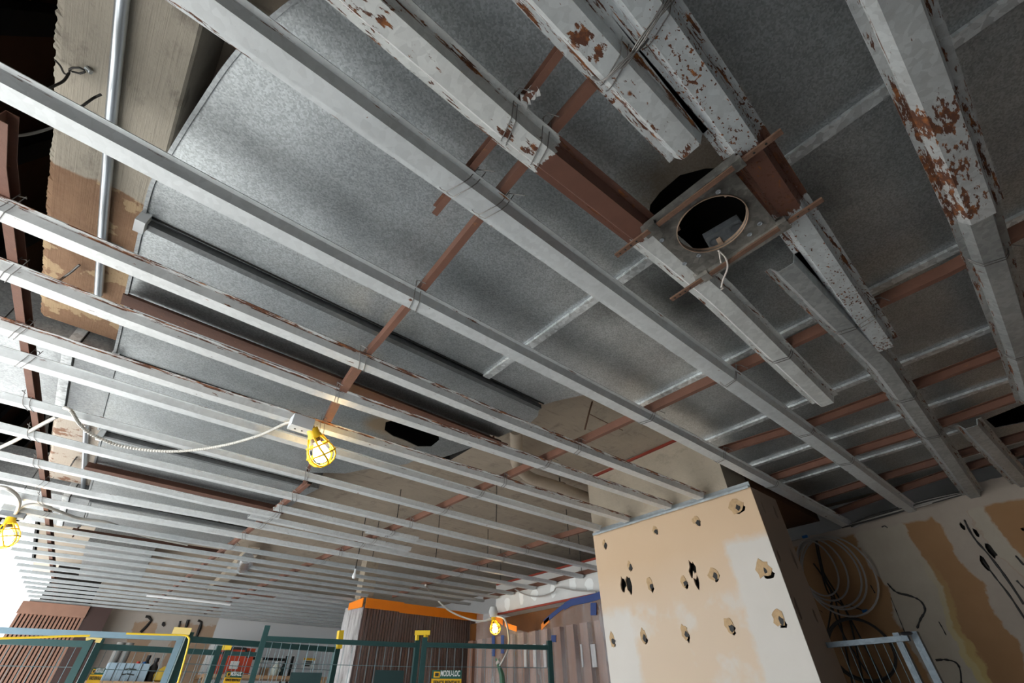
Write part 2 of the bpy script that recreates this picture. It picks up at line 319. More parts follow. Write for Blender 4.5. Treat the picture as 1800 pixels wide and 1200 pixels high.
# ------------------------------------------------------------------ mesh helpers
class MB:
    def __init__(s): s.v = []; s.f = []; s.smooth = False
    def add(s, vs, fs):
        o = len(s.v); s.v += [tuple(v) for v in vs]; s.f += [tuple(i+o for i in f) for f in fs]; return s
    def box(s, a, b, rot=None, c=None):
        a, b = Vector(a), Vector(b)
        vs = [Vector((x, y, z)) for z in (a.z, b.z) for y in (a.y, b.y) for x in (a.x, b.x)]
        if rot is not None:
            c = Vector(c) if c is not None else (a+b)/2
            vs = [rot @ (v-c) + c for v in vs]
        return s.add(vs, [(0, 2, 3, 1), (4, 5, 7, 6), (0, 1, 5, 4), (2, 6, 7, 3), (0, 4, 6, 2), (1, 3, 7, 5)])
    def hexa(s, q0, q1):              # two matching quads
        return s.add(list(q0)+list(q1), [(3, 2, 1, 0), (4, 5, 6, 7), (0, 1, 5, 4), (1, 2, 6, 5), (2, 3, 7, 6), (3, 0, 4, 7)])
    def sweep(s, pts, prof, up=Vector((0, 0, 1)), cap=True):
        pts = [Vector(p) for p in pts]; n = len(prof); rings = []
        for i, p in enumerate(pts):
            t = (pts[min(i+1, len(pts)-1)] - pts[max(i-1, 0)]).normalized()
            lat = up.cross(t).normalized(); u2 = t.cross(lat).normalized()
            rings.append([p + lat*a + u2*b for a, b in prof])
        vs = [v for r in rings for v in r]; fs = []
        for i in range(len(pts)-1):
            for j in range(n):
                k = (j+1) % n; fs.append((i*n+j, i*n+k, (i+1)*n+k, (i+1)*n+j))
        if cap: fs += [tuple(range(n-1, -1, -1)), tuple((len(pts)-1)*n+j for j in range(n))]
        return s.add(vs, fs)
    def tube(s, pts, r, seg=8, cap=True):
        pts = [Vector(p) for p in pts]; rings = []
        t0 = (pts[1]-pts[0]).normalized(); ref = Vector((0, 0, 1)) if abs(t0.z) < 0.9 else Vector((1, 0, 0))
        nrm = ref.cross(t0).normalized()
        for i, p in enumerate(pts):
            t = (pts[min(i+1, len(pts)-1)] - pts[max(i-1, 0)])
            t = t.normalized() if t.length > 1e-9 else t0
            nrm = (nrm - t*nrm.dot(t)); nrm = nrm.normalized() if nrm.length > 1e-6 else t.orthogonal().normalized()
            bn = t.cross(nrm); rr = r[i] if isinstance(r, (list, tuple)) else r
            rings.append([p + (nrm*math.cos(a) + bn*math.sin(a))*rr for a in [2*math.pi*k/seg for k in range(seg)]])
        vs = [v for q in rings for v in q]; fs = []
        for i in range(len(pts)-1):
            for j in range(seg):
                k = (j+1) % seg; fs.append((i*seg+j, i*seg+k, (i+1)*seg+k, (i+1)*seg+j))
        if cap: fs += [tuple(range(seg-1, -1, -1)), tuple((len(pts)-1)*seg+j for j in range(seg))]
        s.smooth = True
        return s.add(vs, fs)
    def lathe(s, prof, seg=16, c=(0, 0, 0), cap=True):   # profile of (r, z)
        vs = []; fs = []; n = len(prof)
        for i in range(seg):
            a = 2*math.pi*i/seg
            vs += [(c[0]+r*math.cos(a), c[1]+r*math.sin(a), c[2]+z) for r, z in prof]
        for i in range(seg):
            j = (i+1) % seg
            for k in range(n-1): fs.append((i*n+k, j*n+k, j*n+k+1, i*n+k+1))
        if cap: fs += [tuple(i*n for i in range(seg-1, -1, -1)), tuple(i*n+n-1 for i in range(seg))]
        s.smooth = True
        return s.add(vs, fs)
    def sheet(s, outer, holes, to3, thick):   # flat board with real holes; outer/holes in 2-D, to3(u, v, w) -> point, w = depth
        loops = [outer] + list(holes)
        tris = tessellate_polygon([[Vector((u, v, 0)) for u, v in L] for L in loops])
        flat = [p for L in loops for p in L]; n = len(flat)
        vs = [to3(u, v, 0) for u, v in flat] + [to3(u, v, thick) for u, v in flat]
        fs = [tuple(t) for t in tris] + [tuple(n+i for i in reversed(t)) for t in tris]
        o = 0
        for L in loops:
            m = len(L)
            for i in range(m): fs.append((o+i, o+(i+1) % m, n+o+(i+1) % m, n+o+i))
            o += m
        return s.add(vs, fs)
    def build(s, name, mat, parent=None, local=False, smooth=None, kind=None, label=None):
        off = Vector((0, 0, 0))
        if parent is not None and not local:
            q = parent
            while q is not None: off += q.location; q = q.parent
        me = bpy.data.meshes.new(name)
        me.from_pydata([tuple(Vector(v)-off) for v in s.v], [], s.f); me.validate()
        bm = bmesh.new(); bm.from_mesh(me); bmesh.ops.recalc_face_normals(bm, faces=bm.faces); bm.to_mesh(me); bm.free()
        if smooth if smooth is not None else s.smooth:
            for p in me.polygons: p.use_smooth = True
            try: me.set_sharp_from_angle(angle=math.radians(40))
            except Exception: pass
        me.materials.append(mat)
        o = bpy.data.objects.new(name, me); COL.objects.link(o)
        if parent is not None: o.parent = parent
        if kind: o['kind'] = kind
        if label: o['label'] = label
        return o
def tag(o, label, cat, group=None, kind=None):
    o['label'] = label; o['category'] = cat
    if group: o['group'] = group
    if kind: o['kind'] = kind
    return o
def thing(name, label, cat, loc, group=None, kind=None, rot=None):
    o = bpy.data.objects.new(name, None); COL.objects.link(o); o.location = Vector(loc); o.empty_display_size = 0.1
    if rot is not None: o.rotation_euler = rot
    return tag(o, label, cat, group, kind)
def solo(mb, name, mat, label, cat, group=None, kind=None, smooth=None):
    xs = list(zip(*mb.v)); c = Vector(((min(xs[0])+max(xs[0]))/2, (min(xs[1])+max(xs[1]))/2, min(xs[2])))
    mb.v = [tuple(Vector(v)-c) for v in mb.v]
    o = mb.build(name, mat, smooth=smooth); o.location = c
    return tag(o, label, cat, group, kind)
def curve_pts(ctrl, n=10):            # Catmull-Rom through control points
    c = [Vector(p) for p in ctrl]; out = []
    for i in range(len(c)-1):
        p0, p1, p2, p3 = c[max(i-1, 0)], c[i], c[i+1], c[min(i+2, len(c)-1)]
        for k in range(n):
            t = k/n
            out.append(0.5*((2*p1) + (p2-p0)*t + (2*p0-5*p1+4*p2-p3)*t*t + (3*p1-p0-3*p2+p3)*t**3))
    out.append(c[-1]); return out
def blob(cx, cy, rx, ry, n=14, jit=0.3, rnd=random):
    return [(cx+rx*math.cos(2*math.pi*i/n)*(1+rnd.uniform(-jit, jit)), cy+ry*math.sin(2*math.pi*i/n)*(1+rnd.uniform(-jit, jit))) for i in range(n)]

# ------------------------------------------------------------------ the setting
FZ = -GZ
solo(MB().box((-1.05, -3.2, FZ-0.1), (5.2, 9.3, FZ)), 'floor', M['floor'], 'bare concrete screed floor of the gutted shop', 'floor', kind='structure')
solo(MB().box((-40, -20, FZ-0.35), (-1.06, 40, FZ-0.12)), 'ground', M['pave'], 'pale paving outside beyond the open shop front', 'ground', kind='structure')
solo(MB().box((-0.62, -3.0, 1.46), (5.1, 9.2, 1.7)), 'ceiling', M['slab'], 'bare stained concrete slab soffit above the furring channels', 'ceiling', kind='structure')
solo(MB().box((-1.05, -3.1, FZ), (5.1, -3.0, 1.46)), 'wall_front', M['white'], 'plain wall behind the viewpoint', 'wall', kind='structure')
solo(MB().box((-0.36, 8.36, 1.0), (0.14, 8.46, 1.46)), 'wall_bulkhead', M['dark'], 'dark closing panel above the slat screen at far left', 'wall', kind='structure')
solo(MB().box((5.1, -3.1, FZ), (5.2, 9.2, 1.7)), 'wall_outer', M['white'], 'outer wall behind the stripped drywall', 'wall', kind='structure')
solo(MB().box((-1.1, -3.0, FZ), (-1.0, 0.8, 1.02)), 'wall_left', M['white'], 'plain wall beside the viewpoint', 'wall', kind='structure')
# back wall
wb = thing('wall_back', 'far end wall, stripped tan board on the left and white on the right', 'wall', (2, 8.35, FZ), kind='structure')
MB().box((0.14, 8.35, FZ), (5.1, 8.5, 1.46)).build('wall_board', M['farwall'], wb)
MB().box((0.15, 8.02, FZ), (0.37, 8.35, 1.0)).build('brown_return', M['brown_panel'], wb, label='dark brown return panel beside the slats')
rnd = random.Random(3)
for pts in ([(256, 1083), (262, 1084), (266, 1090), (258, 1100), (247, 1111)], [(317, 1091), (314, 1104), (306, 1118)], [(348, 1090), (354, 1093), (351, 1104), (344, 1122)], [(331, 1089), (326, 1104)]):
    q = [PY(x, y, 8.345) for x, y in pts]
    MB().tube(q, [0.012+rnd.random()*0.012 for _ in q], 6).build('adhesive_streak', M['glue'], wb)
bl = [PY(287+u, 1097+v, 8.345) for u, v in blob(0, 0, 3, 4, 9, 0.2, rnd)]
MB().add([p for p in bl]+[p+Vector((0, -0.012, 0)) for p in bl], [tuple(range(9, 18))]+[(i, (i+1) % 9, 9+(i+1) % 9, 9+i) for i in range(9)]).build('adhesive_spot', M['glue'], wb)

# right wall (stripped board, black adhesive, torn holes)
wr = thing('wall_right', 'stripped drywall on the right, brown paper with off-white filler bands', 'wall', (4.05, 0, FZ), kind='structure')
top = [(2.3, 0.985), (1.3, 0.99), (0.95, 1.0), (0.6, 1.02), (0.35, 1.03), (0.22, 1.04), (0.17, 1.055), (0.15, 1.085), (-0.1, 1.085), (-0.6, 1.1), (-1.5, 1.1), (-3.0, 1.1)]
jt = []
for (a, b), (c, d) in zip(top[:-1], top[1:]):
    for k in range(6): t = k/6; jt.append((a+(c-a)*t, b+(d-b)*t + rnd.uniform(-0.004, 0.004)))
outer = [(2.3, FZ)] + jt + [(-3.0, 1.1), (-3.0, FZ)]
hl = []
for (x, y, rx, ry) in [(1742, 968, 7, 16), (1692, 925, 4, 9), (1716, 936, 4, 10), (1798, 930, 3, 4), (1730, 990, 6, 14)]:
    c = PX(x, y, 4.05); hl.append(blob(c.y, c.z, rx*0.0024, ry*0.0028, 10, 0.3, rnd))
MB().sheet(outer, hl, lambda u, v, d: Vector((4.05+d, u, v)), 0.016).build('wall_board', M['wallboard'], wr)
MB().box((4.09, -3.0, FZ), (4.2, 2.3, 1.0)).build('stud_core', M['dark'], wr)
for pts, r in ([[(1560, 1025), (1575, 1040), (1600, 1047), (1618, 1056), (1626, 1072), (1618, 1088), (1612, 1104)], 0.0075], [[(1645, 1160), (1662, 1159), (1680, 1164), (1688, 1178), (1690, 1205)], 0.0075],
               [[(1695, 913), (1703, 930), (1716, 950), (1738, 975), (1765, 1010), (1800, 1062)], 0.008], [[(1728, 985), (1750, 1015), (1775, 1047), (1808, 1098)], 0.006],
               [[(1785, 976), (1800, 993)], 0.006], [[(1787, 1020), (1802, 1036)], 0.006], [[(1566, 1050), (1578, 1080), (1590, 1110)], 0.003], [[(1550, 926), (1555, 924), (1560, 927)], 0.006],
               [[(1650, 1092), (1658, 1106), (1663, 1116)], 0.004], [[(1530, 1028), (1538, 1042)], 0.005], [[(1440, 1072), (1446, 1076)], 0.006]):
    q = curve_pts([PX(x, y, 4.047) for x, y in pts], 5)
    ln_ = sum((b_-a_).length for a_, b_ in zip(q[:-1], q[1:])); r = min(r, ln_*0.12)
    MB().tube(q, [r*0.8*(0.5+0.7*rnd.random()) for _ in q], 6).build('adhesive_bead', M['glue'], wr)

# shop-front plenum on the far left: plywood lining, dark joists
pl = thing('wall_plenum', 'old brown plywood lining with dark steel joists in the plenum at far left', 'wall', (-1.1, 3, 1.05), kind='structure')
MB().box((-1.12, -3.0, 1.02), (-1.02, 8.35, 2.3)).build('plywood_lining', M['plywood'], pl)
MB().box((-1.1, -3.0, 2.3), (-0.6, 8.35, 2.38)).build('plywood_deck', M['plywood'], pl)
MB().box((-0.64, -3.0, 1.46), (-0.6, 8.35, 2.3)).build('plenum_upstand', M['dark'], pl)
for y0 in [-0.5+0.62*i for i in range(15)]:
    a, b = Vector((-0.99, y0, 1.62)), Vector((-0.99, y0+0.26, 2.28))
    MB().sweep([a, b], [(-0.045, -0.03), (0.045, -0.03), (0.045, 0.03), (-0.045, 0.03)], up=Vector((1, 0, 0))).build('joist', M['joist'], pl)

# concrete beam along the shop front
bmt = thing('concrete_beam', 'broken-edged concrete beam at upper left, brown paint on its lower end', 'beam', (-0.46, 1.5, 1.25), kind='structure')
def beam(y0, y1, xl, xr, n):
    mb = MB(); vs = []; fs = []
    walk = 0.0
    for i in range(n+1):
        walk = walk*0.93+rnd.uniform(-0.0016, 0.0016)
        y = y0+(y1-y0)*i/n; j = walk+rnd.uniform(-0.0012, 0.0012)
        vs += [(xl+j, y, 1.256+rnd.uniform(0, 0.006)), (xl+0.016+j*0.4, y, 1.25), (xr-0.006, y, 1.25), (xr, y, 1.256), (xr, y, 1.47), (xl+j*0.5, y, 1.47)]
    for i in range(n):
        for k in range(6): a = i*6+k; b = i*6+(k+1) % 6; fs.append((a, b, b+6, a+6))
    fs += [tuple(range(6)), tuple(n*6+k for k in range(5, -1, -1))]
    return mb.add(vs, fs)
beam(-2.9, 2.24, -0.60, -0.337, 700).build('beam_shaft', M['beam'], bmt)
beam(3.0, 4.30, -0.515, -0.275, 80).build('beam_shaft', M['beam'], bmt)

# clad column
col = thing('column', 'square column clad in peach drywall with rows of torn screw holes', 'column', (2.9, 1.63, FZ), kind='structure')
HP = [(1295, 890, 14, 13), (1225, 915, 8, 9), (1152, 932, 6, 8), (1063, 957, 5, 9), (1107, 995, 5, 9), (1143, 1028, 7, 11), (1203, 1022, 7, 10), (1255, 1010, 10, 11), (1342, 1000, 14, 14),
      (1370, 1088, 10, 12), (1283, 1100, 9, 12), (1205, 1112, 7, 12), (1132, 1118, 7, 11), (1077, 1125, 6, 12)]
holes = []; patches = []
for i, (x, y, rx, ry) in enumerate(HP):
    c = PX(x, y, 2.745); k = 0.0033
    patches.append((blob(c.y+0.003, c.z+0.004, rx*k*0.9, ry*k*1.0, 13, 0.28, rnd), 'torn_paper'))
    holes.append(blob(c.y-rx*k*0.30, c.z-ry*k*0.45, rx*k*0.6, ry*k*0.65, 11, 0.4, rnd))
for (x, y, rx, ry) in [(1095, 1026, 6, 13), (1106, 1028, 6, 15), (1218, 1002, 6, 16), (1224, 1020, 5, 14)]:
    c = PX(x, y, 2.745); holes.append(blob(c.y, c.z, rx*0.0038, ry*0.0034, 11, 0.35, rnd))
YF0, YF1, ZT = 1.016, 2.243, 1.0
MB().sheet([(YF0, FZ), (YF1, FZ), (YF1, ZT), (YF0, ZT)], holes, lambda u, v, d: Vector((2.745+d, u, v)), 0.014).build('front_board', M['colboard'], col)
for pts, nm in patches:
    n = len(pts); mb = MB()
    # a ragged flap of face paper, lifted a little off the board
    mb.add([(2.7435-rnd.uniform(0, 0.003), u, v) for u, v in pts]+[(2.7452, u, v) for u, v in pts], [tuple(range(n))]+[(i, (i+1) % n, n+(i+1) % n, n+i) for i in range(n)])
    cx = sum(p[0] for p in pts)/n; cz = sum(p[1] for p in pts)/n
    o = mb.build(nm, M['torn'], col)
    mb2 = MB(); hb = blob(cx-0.010, cz-0.013, 0.013, 0.017, 9, 0.4, rnd)
    mb2.add([(2.7402, u, v) for u, v in hb]+[(2.744, u, v) for u, v in hb], [tuple(range(9))]+[(i, (i+1) % 9, 9+(i+1) % 9, 9+i) for i in range(9)])
    mb2.build('hole', M['glue'], o)
sh = []
for (x, y, rx, ry) in [(1364, 902, .014, .04), (1396, 982, .016, .05), (1402, 1068, .018, .05), (1341, 890, .012, .035), (1369, 976, .012, .04), (1433, 1082, .012, .035)]:
    c = PY(x, y, YF0); sh.append(blob(c.x, c.z, rx, ry, 10, 0.3, rnd))
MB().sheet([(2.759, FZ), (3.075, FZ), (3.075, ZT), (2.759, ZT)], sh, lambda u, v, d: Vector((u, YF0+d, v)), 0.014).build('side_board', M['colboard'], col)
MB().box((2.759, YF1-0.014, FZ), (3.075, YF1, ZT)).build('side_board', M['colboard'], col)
MB().box((2.80, YF0+0.06, FZ), (3.06, YF1-0.06, 0.98)).build('core', M['dark'], col)
MB().box((2.752, 1.15, 0.99), (3.07, YF1, 1.46)).build('concrete_head', M['pier'], col, label='bare concrete head of the column')
tr_ = MB(); tr_.box((2.715, YF0, 0.998), (2.75, YF1-0.02, 1.002)); tr_.box((2.746, YF0, 1.002), (2.751, YF1-0.02, 1.032)); tr_.box((2.715, YF0, 0.985), (2.718, YF1-0.02, 1.0))
tr_.build('head_track', M['track'], col, label='blue-grey metal track on top of the drywall')
MB().sweep([(2.744, 1.12, 1.456), (2.744, 2.26, 1.43)], [(-.008, -.008), (.008, -.008), (.008, .008), (-.008, .008)]).build('red_bead', M['red_line'], col)

# bulkhead over the shop window, seen left of the column
bk = thing('trim_1', 'white filled drywall bulkhead with red edges left of the column', 'bulkhead', (3.8, 3.9, 0.84), kind='structure')
MB().box((3.78, 2.3, 0.85), (4.1, 4.68, 1.15)).build('bulkhead_board', M['white_board'], bk)
MB().sweep([(3.776, 2.4, 1.15), (3.776, 4.66, 1.155)], [(-.009, -.009), (.009, -.009), (.009, .009), (-.009, .009)]).build('red_bead', M['red_line'], bk)
MB().sweep([(3.776, 2.4, 0.842), (3.776, 4.68, 0.846)], [(-.009, -.009), (.009, -.009), (.009, .009), (-.009, .009)]).build('red_bead', M['red_line'], bk)
for k in range(7):
    y = 2.9+k*0.27+rnd.uniform(-.05, .05); z = rnd.uniform(0.93, 1.07); b = blob(y, z, rnd.uniform(.03, .07), rnd.uniform(.05, .10), 12, 0.25, rnd)
    MB().add([(3.7785, u, v) for u, v in b]+[(3.781, u, v) for u, v in b], [tuple(range(12))]+[(i, (i+1) % 12, 12+(i+1) % 12, 12+i) for i in range(12)]).build('filler_patch', M['sign_white'], bk)

# ------------------------------------------------------------------ ducts
def duct(name, label, outline, holes, mat, z0=1.16, z1=1.43, group=None):
    xs, ys = zip(*outline)
    t = thing(name, label, 'duct', ((min(xs)+max(xs))/2, (min(ys)+max(ys))/2, z0), group)
    MB().sheet(outline, holes, lambda u, v, d: Vector((u, v, z0+d)), 0.004).build('bottom_panel', mat, t)
    n = len(outline); mb = MB()
    mb.add([(x, y, z0+0.002) for x, y in outline]+[(x, y, z1) for x, y in outline], [(i, (i+1) % n, n+(i+1) % n, n+i) for i in range(n)]+[tuple(range(n, 2*n))])
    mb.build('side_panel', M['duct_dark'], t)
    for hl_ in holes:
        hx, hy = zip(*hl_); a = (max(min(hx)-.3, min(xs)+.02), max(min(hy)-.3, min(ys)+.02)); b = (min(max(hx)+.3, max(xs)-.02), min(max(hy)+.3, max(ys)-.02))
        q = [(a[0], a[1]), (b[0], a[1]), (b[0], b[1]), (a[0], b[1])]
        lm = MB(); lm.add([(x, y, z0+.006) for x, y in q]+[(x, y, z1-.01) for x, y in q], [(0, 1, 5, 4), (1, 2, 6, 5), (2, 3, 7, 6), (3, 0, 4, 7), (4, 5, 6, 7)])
        lm.build('hole_shade_box', M['dark'], t)  # dark box added above the hole so the duct inside stays black
    return t
def edge_lip(t, pts, z=1.158):
    MB().sweep([(x, y, z) for x, y in pts], [(-.006, -.004), (.004, -.004), (.004, .012), (-.006, .012)]).build('end_flange', M['duct_dark'], t)
left = [(-0.327, 1.318), (-0.326, 1.17), (-0.307, 1.043), (-0.277, 0.863), (-0.237, 0.666), (-0.174, 0.487), (-0.08, 0.30), (0.05, 0.12), (0.25, -0.06)]
left = [(v.x, v.y) for v in curve_pts([(x, y, 0) for x, y in left], 6)]
arc = [(1.36, 1.318), (1.375, 1.27), (1.39, 1.239), (1.449, 1.123), (1.57, 1.048), (1.70, 1.018), (1.80, 1.03), (1.86, 1.075), (2.2, 1.088), (2.96, 1.117), (3.98, 1.117)]
hole1 = [(v.x, v.y) for v in [P(x, y, 1.16) for x, y in [(1140, 385), (1143, 360), (1160, 338), (1195, 308), (1240, 296), (1300, 294), (1345, 330), (1350, 380), (1310, 430), (1250, 460), (1190, 450), (1150, 420)]]]
hole1b = [(v.x, v.y) for v in [P(x, y, 1.16) for x, y in [(1733, 737), (1800, 710), (1860, 690), (1870, 715), (1800, 742), (1750, 752)]]]
d1 = duct('main_duct', 'wide galvanised duct overhead with curved left end and a cut hole', left[::-1]+arc+[(3.98, -1.7), (0.25, -1.7)], [hole1, hole1b], M['duct_scorched'])
edge_lip(d1, left)
for x0, yA in ((0.985, 1.31), (1.722, 1.03), (2.328, 1.08), (2.86, 1.08), (3.30, 1.08), (3.72, 1.08)):
    for ya, yb in ([(0.40, yA), (-1.65, -0.03)] if x0 == 0.985 else ([(0.02, yA), (-1.65, -0.34)] if x0 == 3.30 else [(-1.65, yA)])):
        MB().box((x0-0.017, ya, 1.148), (x0+0.017, yb, 1.159)).build('seam_cleat', M['cleat'], d1)
def strip_duct(nm, label, y0, y1, x0, right, holes=(), mat='duct', flange=True):
    t = duct(nm, label, [(x0, y0)] + right + [(x0+0.006, y1)], holes, M[mat], group='galvanised duct runs side by side')
    if flange: edge_lip(t, [(x0+0.006, y1), (x0, y0)])
    return t
strip_duct('duct_run', 'galvanised duct run between the first dark seam rail and the brown angle', 1.372, 1.735, -0.325, [(1.372, 1.372), (1.41, 1.42), (1.432, 1.512), (1.40, 1.735)])
hole3 = [(v.x, v.y) for v in [P(x, y, 1.16) for x, y in [(678, 742), (676, 756), (690, 766), (712, 774), (735, 785), (758, 785), (772, 774), (771, 764), (740, 752), (700, 735)]]]
d3 = strip_duct('duct_run', 'galvanised duct run with a ragged scorched hole right of the middle lamp', 1.795, 2.19, -0.313, [(1.39, 1.795), (1.321, 2.092), (1.29, 2.19)], [hole3], 'duct_hole2')
strip_duct('duct_run', 'galvanised duct run passing behind the middle caged lamp', 2.245, 3.02, -0.296, [(1.20, 2.245), (1.19, 2.36), (1.024, 2.60), (0.96, 2.73), (0.754, 2.879), (0.80, 3.02)])
strip_duct('duct_run', 'pale duct run above the second brown angle, below the sagging cable', 3.085, 3.53, -0.268, [(0.93, 3.085), (0.90, 3.30), (0.905, 3.53)])
strip_duct('duct_run', 'pale duct run below the second brown angle', 3.62, 4.24, -0.25, [(0.905, 3.62), (0.86, 4.0), (0.83, 4.24)])
strip_duct('duct_run', 'pale duct run beyond the blue-grey seam rail', 4.32, 5.02, -0.22, [(0.80, 4.32), (0.90, 5.02)])
duct('duct_run', 'short pale duct piece above the close rows at far left', [(-0.15, 5.7), (0.36, 5.7), (0.47, 7.3), (-0.10, 7.3)], [], M['duct'])
# seam rails and hanger angles
def rail(label, a, b, hgt=0.022, wid=0.026, mat='rail', nm='seam_rail', clip=True):
    c = (Vector(a)+Vector(b))/2; t = thing(nm, label, 'rail', c, 'seam rails between the ducts')
    MB().sweep([a, b], [(-wid/2, -hgt), (wid/2, -hgt), (wid/2, 0), (-wid/2, 0)]).build('rail_strip', M[mat], t)
    MB().sweep([Vector(a)+Vector((0, -0.03, 0.0)), Vector(b)+Vector((0, -0.03, 0.0))], [(-.0035, -.004), (.0035, -.004), (.0035, .006), (-.0035, .006)]).build('gap_strip', M['dark'], t)
    if clip: MB().box(Vector(a)+Vector((-0.02, -0.04, -0.045)), Vector(a)+Vector((0.006, 0.012, 0.004))).build('end_clip', M['tube_white'], t, label='pale crumpled end clip')
    return t
rail('dark seam rail across the bright duct, uppermost of the rails', (-0.315, 1.338, 1.162), (1.35, 1.345, 1.162))
rail('dark seam rail passing just above the middle caged lamp', (-0.298, 2.212, 1.162), (1.28, 2.215, 1.162))
rail('grey seam rail below the sagging white cable', (-0.262, 3.05, 1.162), (0.86, 3.06, 1.162))
rail('blue-grey seam rail below the second brown angle', (-0.225, 4.28, 1.162), (0.83, 4.30, 1.162), clip=False)
def angle(label, a, b, dy=-0.005):
    t = thing('hanger_angle', label, 'steel angle', (Vector(a)+Vector(b))/2, 'dark brown hanger angles')
    MB().sweep([a, b], [(-.032, 0), (.032, 0), (.032, .05), (.027, .05), (.027, .005), (-.032, .005)]).build('angle_bar', M['carrier_dark'], t)
    for e in (a, b):
        s_ = 1 if e is a else -1; x = e[0]+s_*0.03
        MB().tube([(x, e[1]+dy, e[2]-0.02), (x, e[1]+dy, 1.45)], 0.006, 6).build('hanger_rod', M['carrier_dark'], t)
    return t
angle('dark brown steel angle crossing the ducts above the middle lamp', (P(212, 532, 1.105).x, 1.700, 1.105), (1.43, 1.715, 1.105), 0.058)
angle('dark brown steel angle at left, second down', (-0.29, 3.50, 1.105), (0.875, 3.54, 1.105), 0.055)
angle('dark brown steel angle at left, third down', (-0.27, 5.09, 1.105), (0.85, 5.05, 1.105), 0.02)
# branch ducts on the left
def branch(label, x0, x1, y0, y1, cx):
    t = thing('branch_duct', label, 'duct', ((x0+x1)/2, (y0+y1)/2, 1.165))
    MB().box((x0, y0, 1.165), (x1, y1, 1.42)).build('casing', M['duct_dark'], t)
    c = MB(); c.box((cx-.018, y0-.006, 1.159), (cx+.018, y1, 1.166)); c.box((cx-.018, y0-.008, 1.166), (cx+.018, y0, 1.41)); c.build('seam_cleat', M['cleat'], t)
    MB().box((cx+.020, y0-.003, 1.163), (cx+.024, y1, 1.42)).build('gap_strip', M['dark'], t)
    if cx > -0.6: MB().box((cx-.22, y0-.003, 1.163), (cx-.217, y0+.02, 1.42)).build('gap_strip', M['dark'], t)
branch('grey branch duct at far left, dark side above a pale underside', -1.0, -0.30, 2.27, 2.97, -0.46)
branch('lower grey branch duct at far left behind the cable loop', -1.0, -0.23, 4.33, 5.15, -0.36)

# drain pipe
dp = thing('drain_pipe', 'beige drain pipe with elbow and clamp beside the concrete column head', 'pipe', (2.2, 2.4, 1.37))
MB().tube(curve_pts([P(907, 755, 1.40), P(908, 790, 1.37), P(909, 815, 1.355), P(930, 838, 1.35), P(975, 853, 1.355), P(1050, 880, 1.36), P(1110, 902, 1.365)], 6), 0.042, 14).build('pipe_run', M['pipe'], dp)
q0, q1 = P(985, 857, 1.37), P(990, 859, 1.37)
MB().tube([q0, q0+(q1-q0).normalized()*0.03], 0.050, 14).build('clamp', M['rusty_bar'], dp)
MB().tube([q0+Vector((0, 0, 0.04)), q0+Vector((0, 0, 0.085))], 0.006, 6).build('clamp_rod', M['wire_dark'], dp)
# conduit
cd = thing('conduit', 'shiny steel conduit fixed under the concrete beam at upper left', 'conduit', (-0.47, 1.2, 1.235))
cpts = [Vector((-0.515, -0.3, 1.236))]+[P(x, y, 1.236) for x, y in ((215, 0), (196, 200), (181, 400), (173, 517))]
MB().tube(cpts, 0.0135, 12).build('tube', M['conduit'], cd)
sp_ = P(191, 432, 1.236)
MB().box(sp_+Vector((-.018, -.008, -0.017)), sp_+Vector((0.034, .008, 0.014))).build('strap', M['conduit'], cd)
c2 = thing('conduit', 'short steel conduit on the cream painted beam below the cable', 'conduit', (-0.33, 3.8, 1.235))
MB().tube([P(152, 745, 1.236), P(146, 858, 1.236)], 0.0135, 10).build('tube', M['conduit'], c2)

# ------------------------------------------------------------------ carriers (red primer C bars) above the channels
CARR = []
def c_prof(w_=0.017, h=0.038, t=0.002): return [(-w_/2, 0), (w_/2, 0), (w_/2, h), (-w_/2, h), (-w_/2, h-t), (w_/2-t, h-t), (w_/2-t, t), (-w_/2, t)]
def carrier(label, pts, w_=0.022, mat='carrier', z=1.0285, group='red-brown carrier bars above the channels'):
    pts = [Vector((p[0], p[1], p[2] if len(p) > 2 else z)) for p in pts]
    t = thing('carrier_bar', label, 'ceiling bar', (pts[0]+pts[-1])/2, group)
    MB().sweep(pts, c_prof(w_)).build('bar', M[mat], t)
    CARR.append((t, pts)); return t
carrier('brown carrier bar along the far left edge of the ceiling', [(P(2, 212, 1.03).x, P(2, 212, 1.03).y), (-0.581, 1.227), (-0.539, 1.94), (-0.46, 3.18), (-0.372, 4.80), (-0.288, 6.46), (-0.2, 8.1)], 0.024)
carrier('brown carrier bar crossing behind the rusty channels left of the light frame', [(0.383, -0.03), (0.39, 0.28), (0.40, 0.49), (0.43, 0.954), (0.446, 1.242), (0.452, 1.47)], 0.020)
carrier('brown carrier bar with wired splice leading down to the middle lamp', [(0.452, 1.40, 1.024), (0.483, 1.653, 1.024), (0.512, 1.80, 1.028), (0.546, 1.98, 1.0285)], 0.034)
carrier('thin twisted brown bar just behind the middle caged lamp', [(0.555, 1.97, 1.03), (0.60, 2.20, 1.03), (0.688, 2.562, 1.035), (0.765, 2.86, 1.04)], 0.016)
carrier('brown carrier bar running away below the middle caged lamp', [(0.752, 2.70), (0.760, 3.19), (0.757, 4.23), (0.747, 5.16), (0.74, 6.5), (0.73, 8.1)], 0.022)
carrier('short brown offcut bar with flaked plaster, beside the first carrier', [(0.302, 0.66), (0.300, 0.38), (0.287, 0.16)], 0.017)
carrier('long brown carrier bar running from the right side to the concrete soffit', [(1.62, -1.5), (1.625, -0.37), (1.645, -0.2), (1.637, 0.24), (1.629, 0.61), (1.623, 1.05), (1.601, 2.116), (1.584, 2.88), (1.50, 4.24), (1.44, 6.0), (1.40, 8.1)], 0.022)
carrier('brown carrier bar starting right of the concrete column head', [(2.27, 0.96), (2.30, 0.7), (2.333, 0.5), (2.335, 0.1), (2.326, -0.22), (2.32, -1.5)], 0.022)
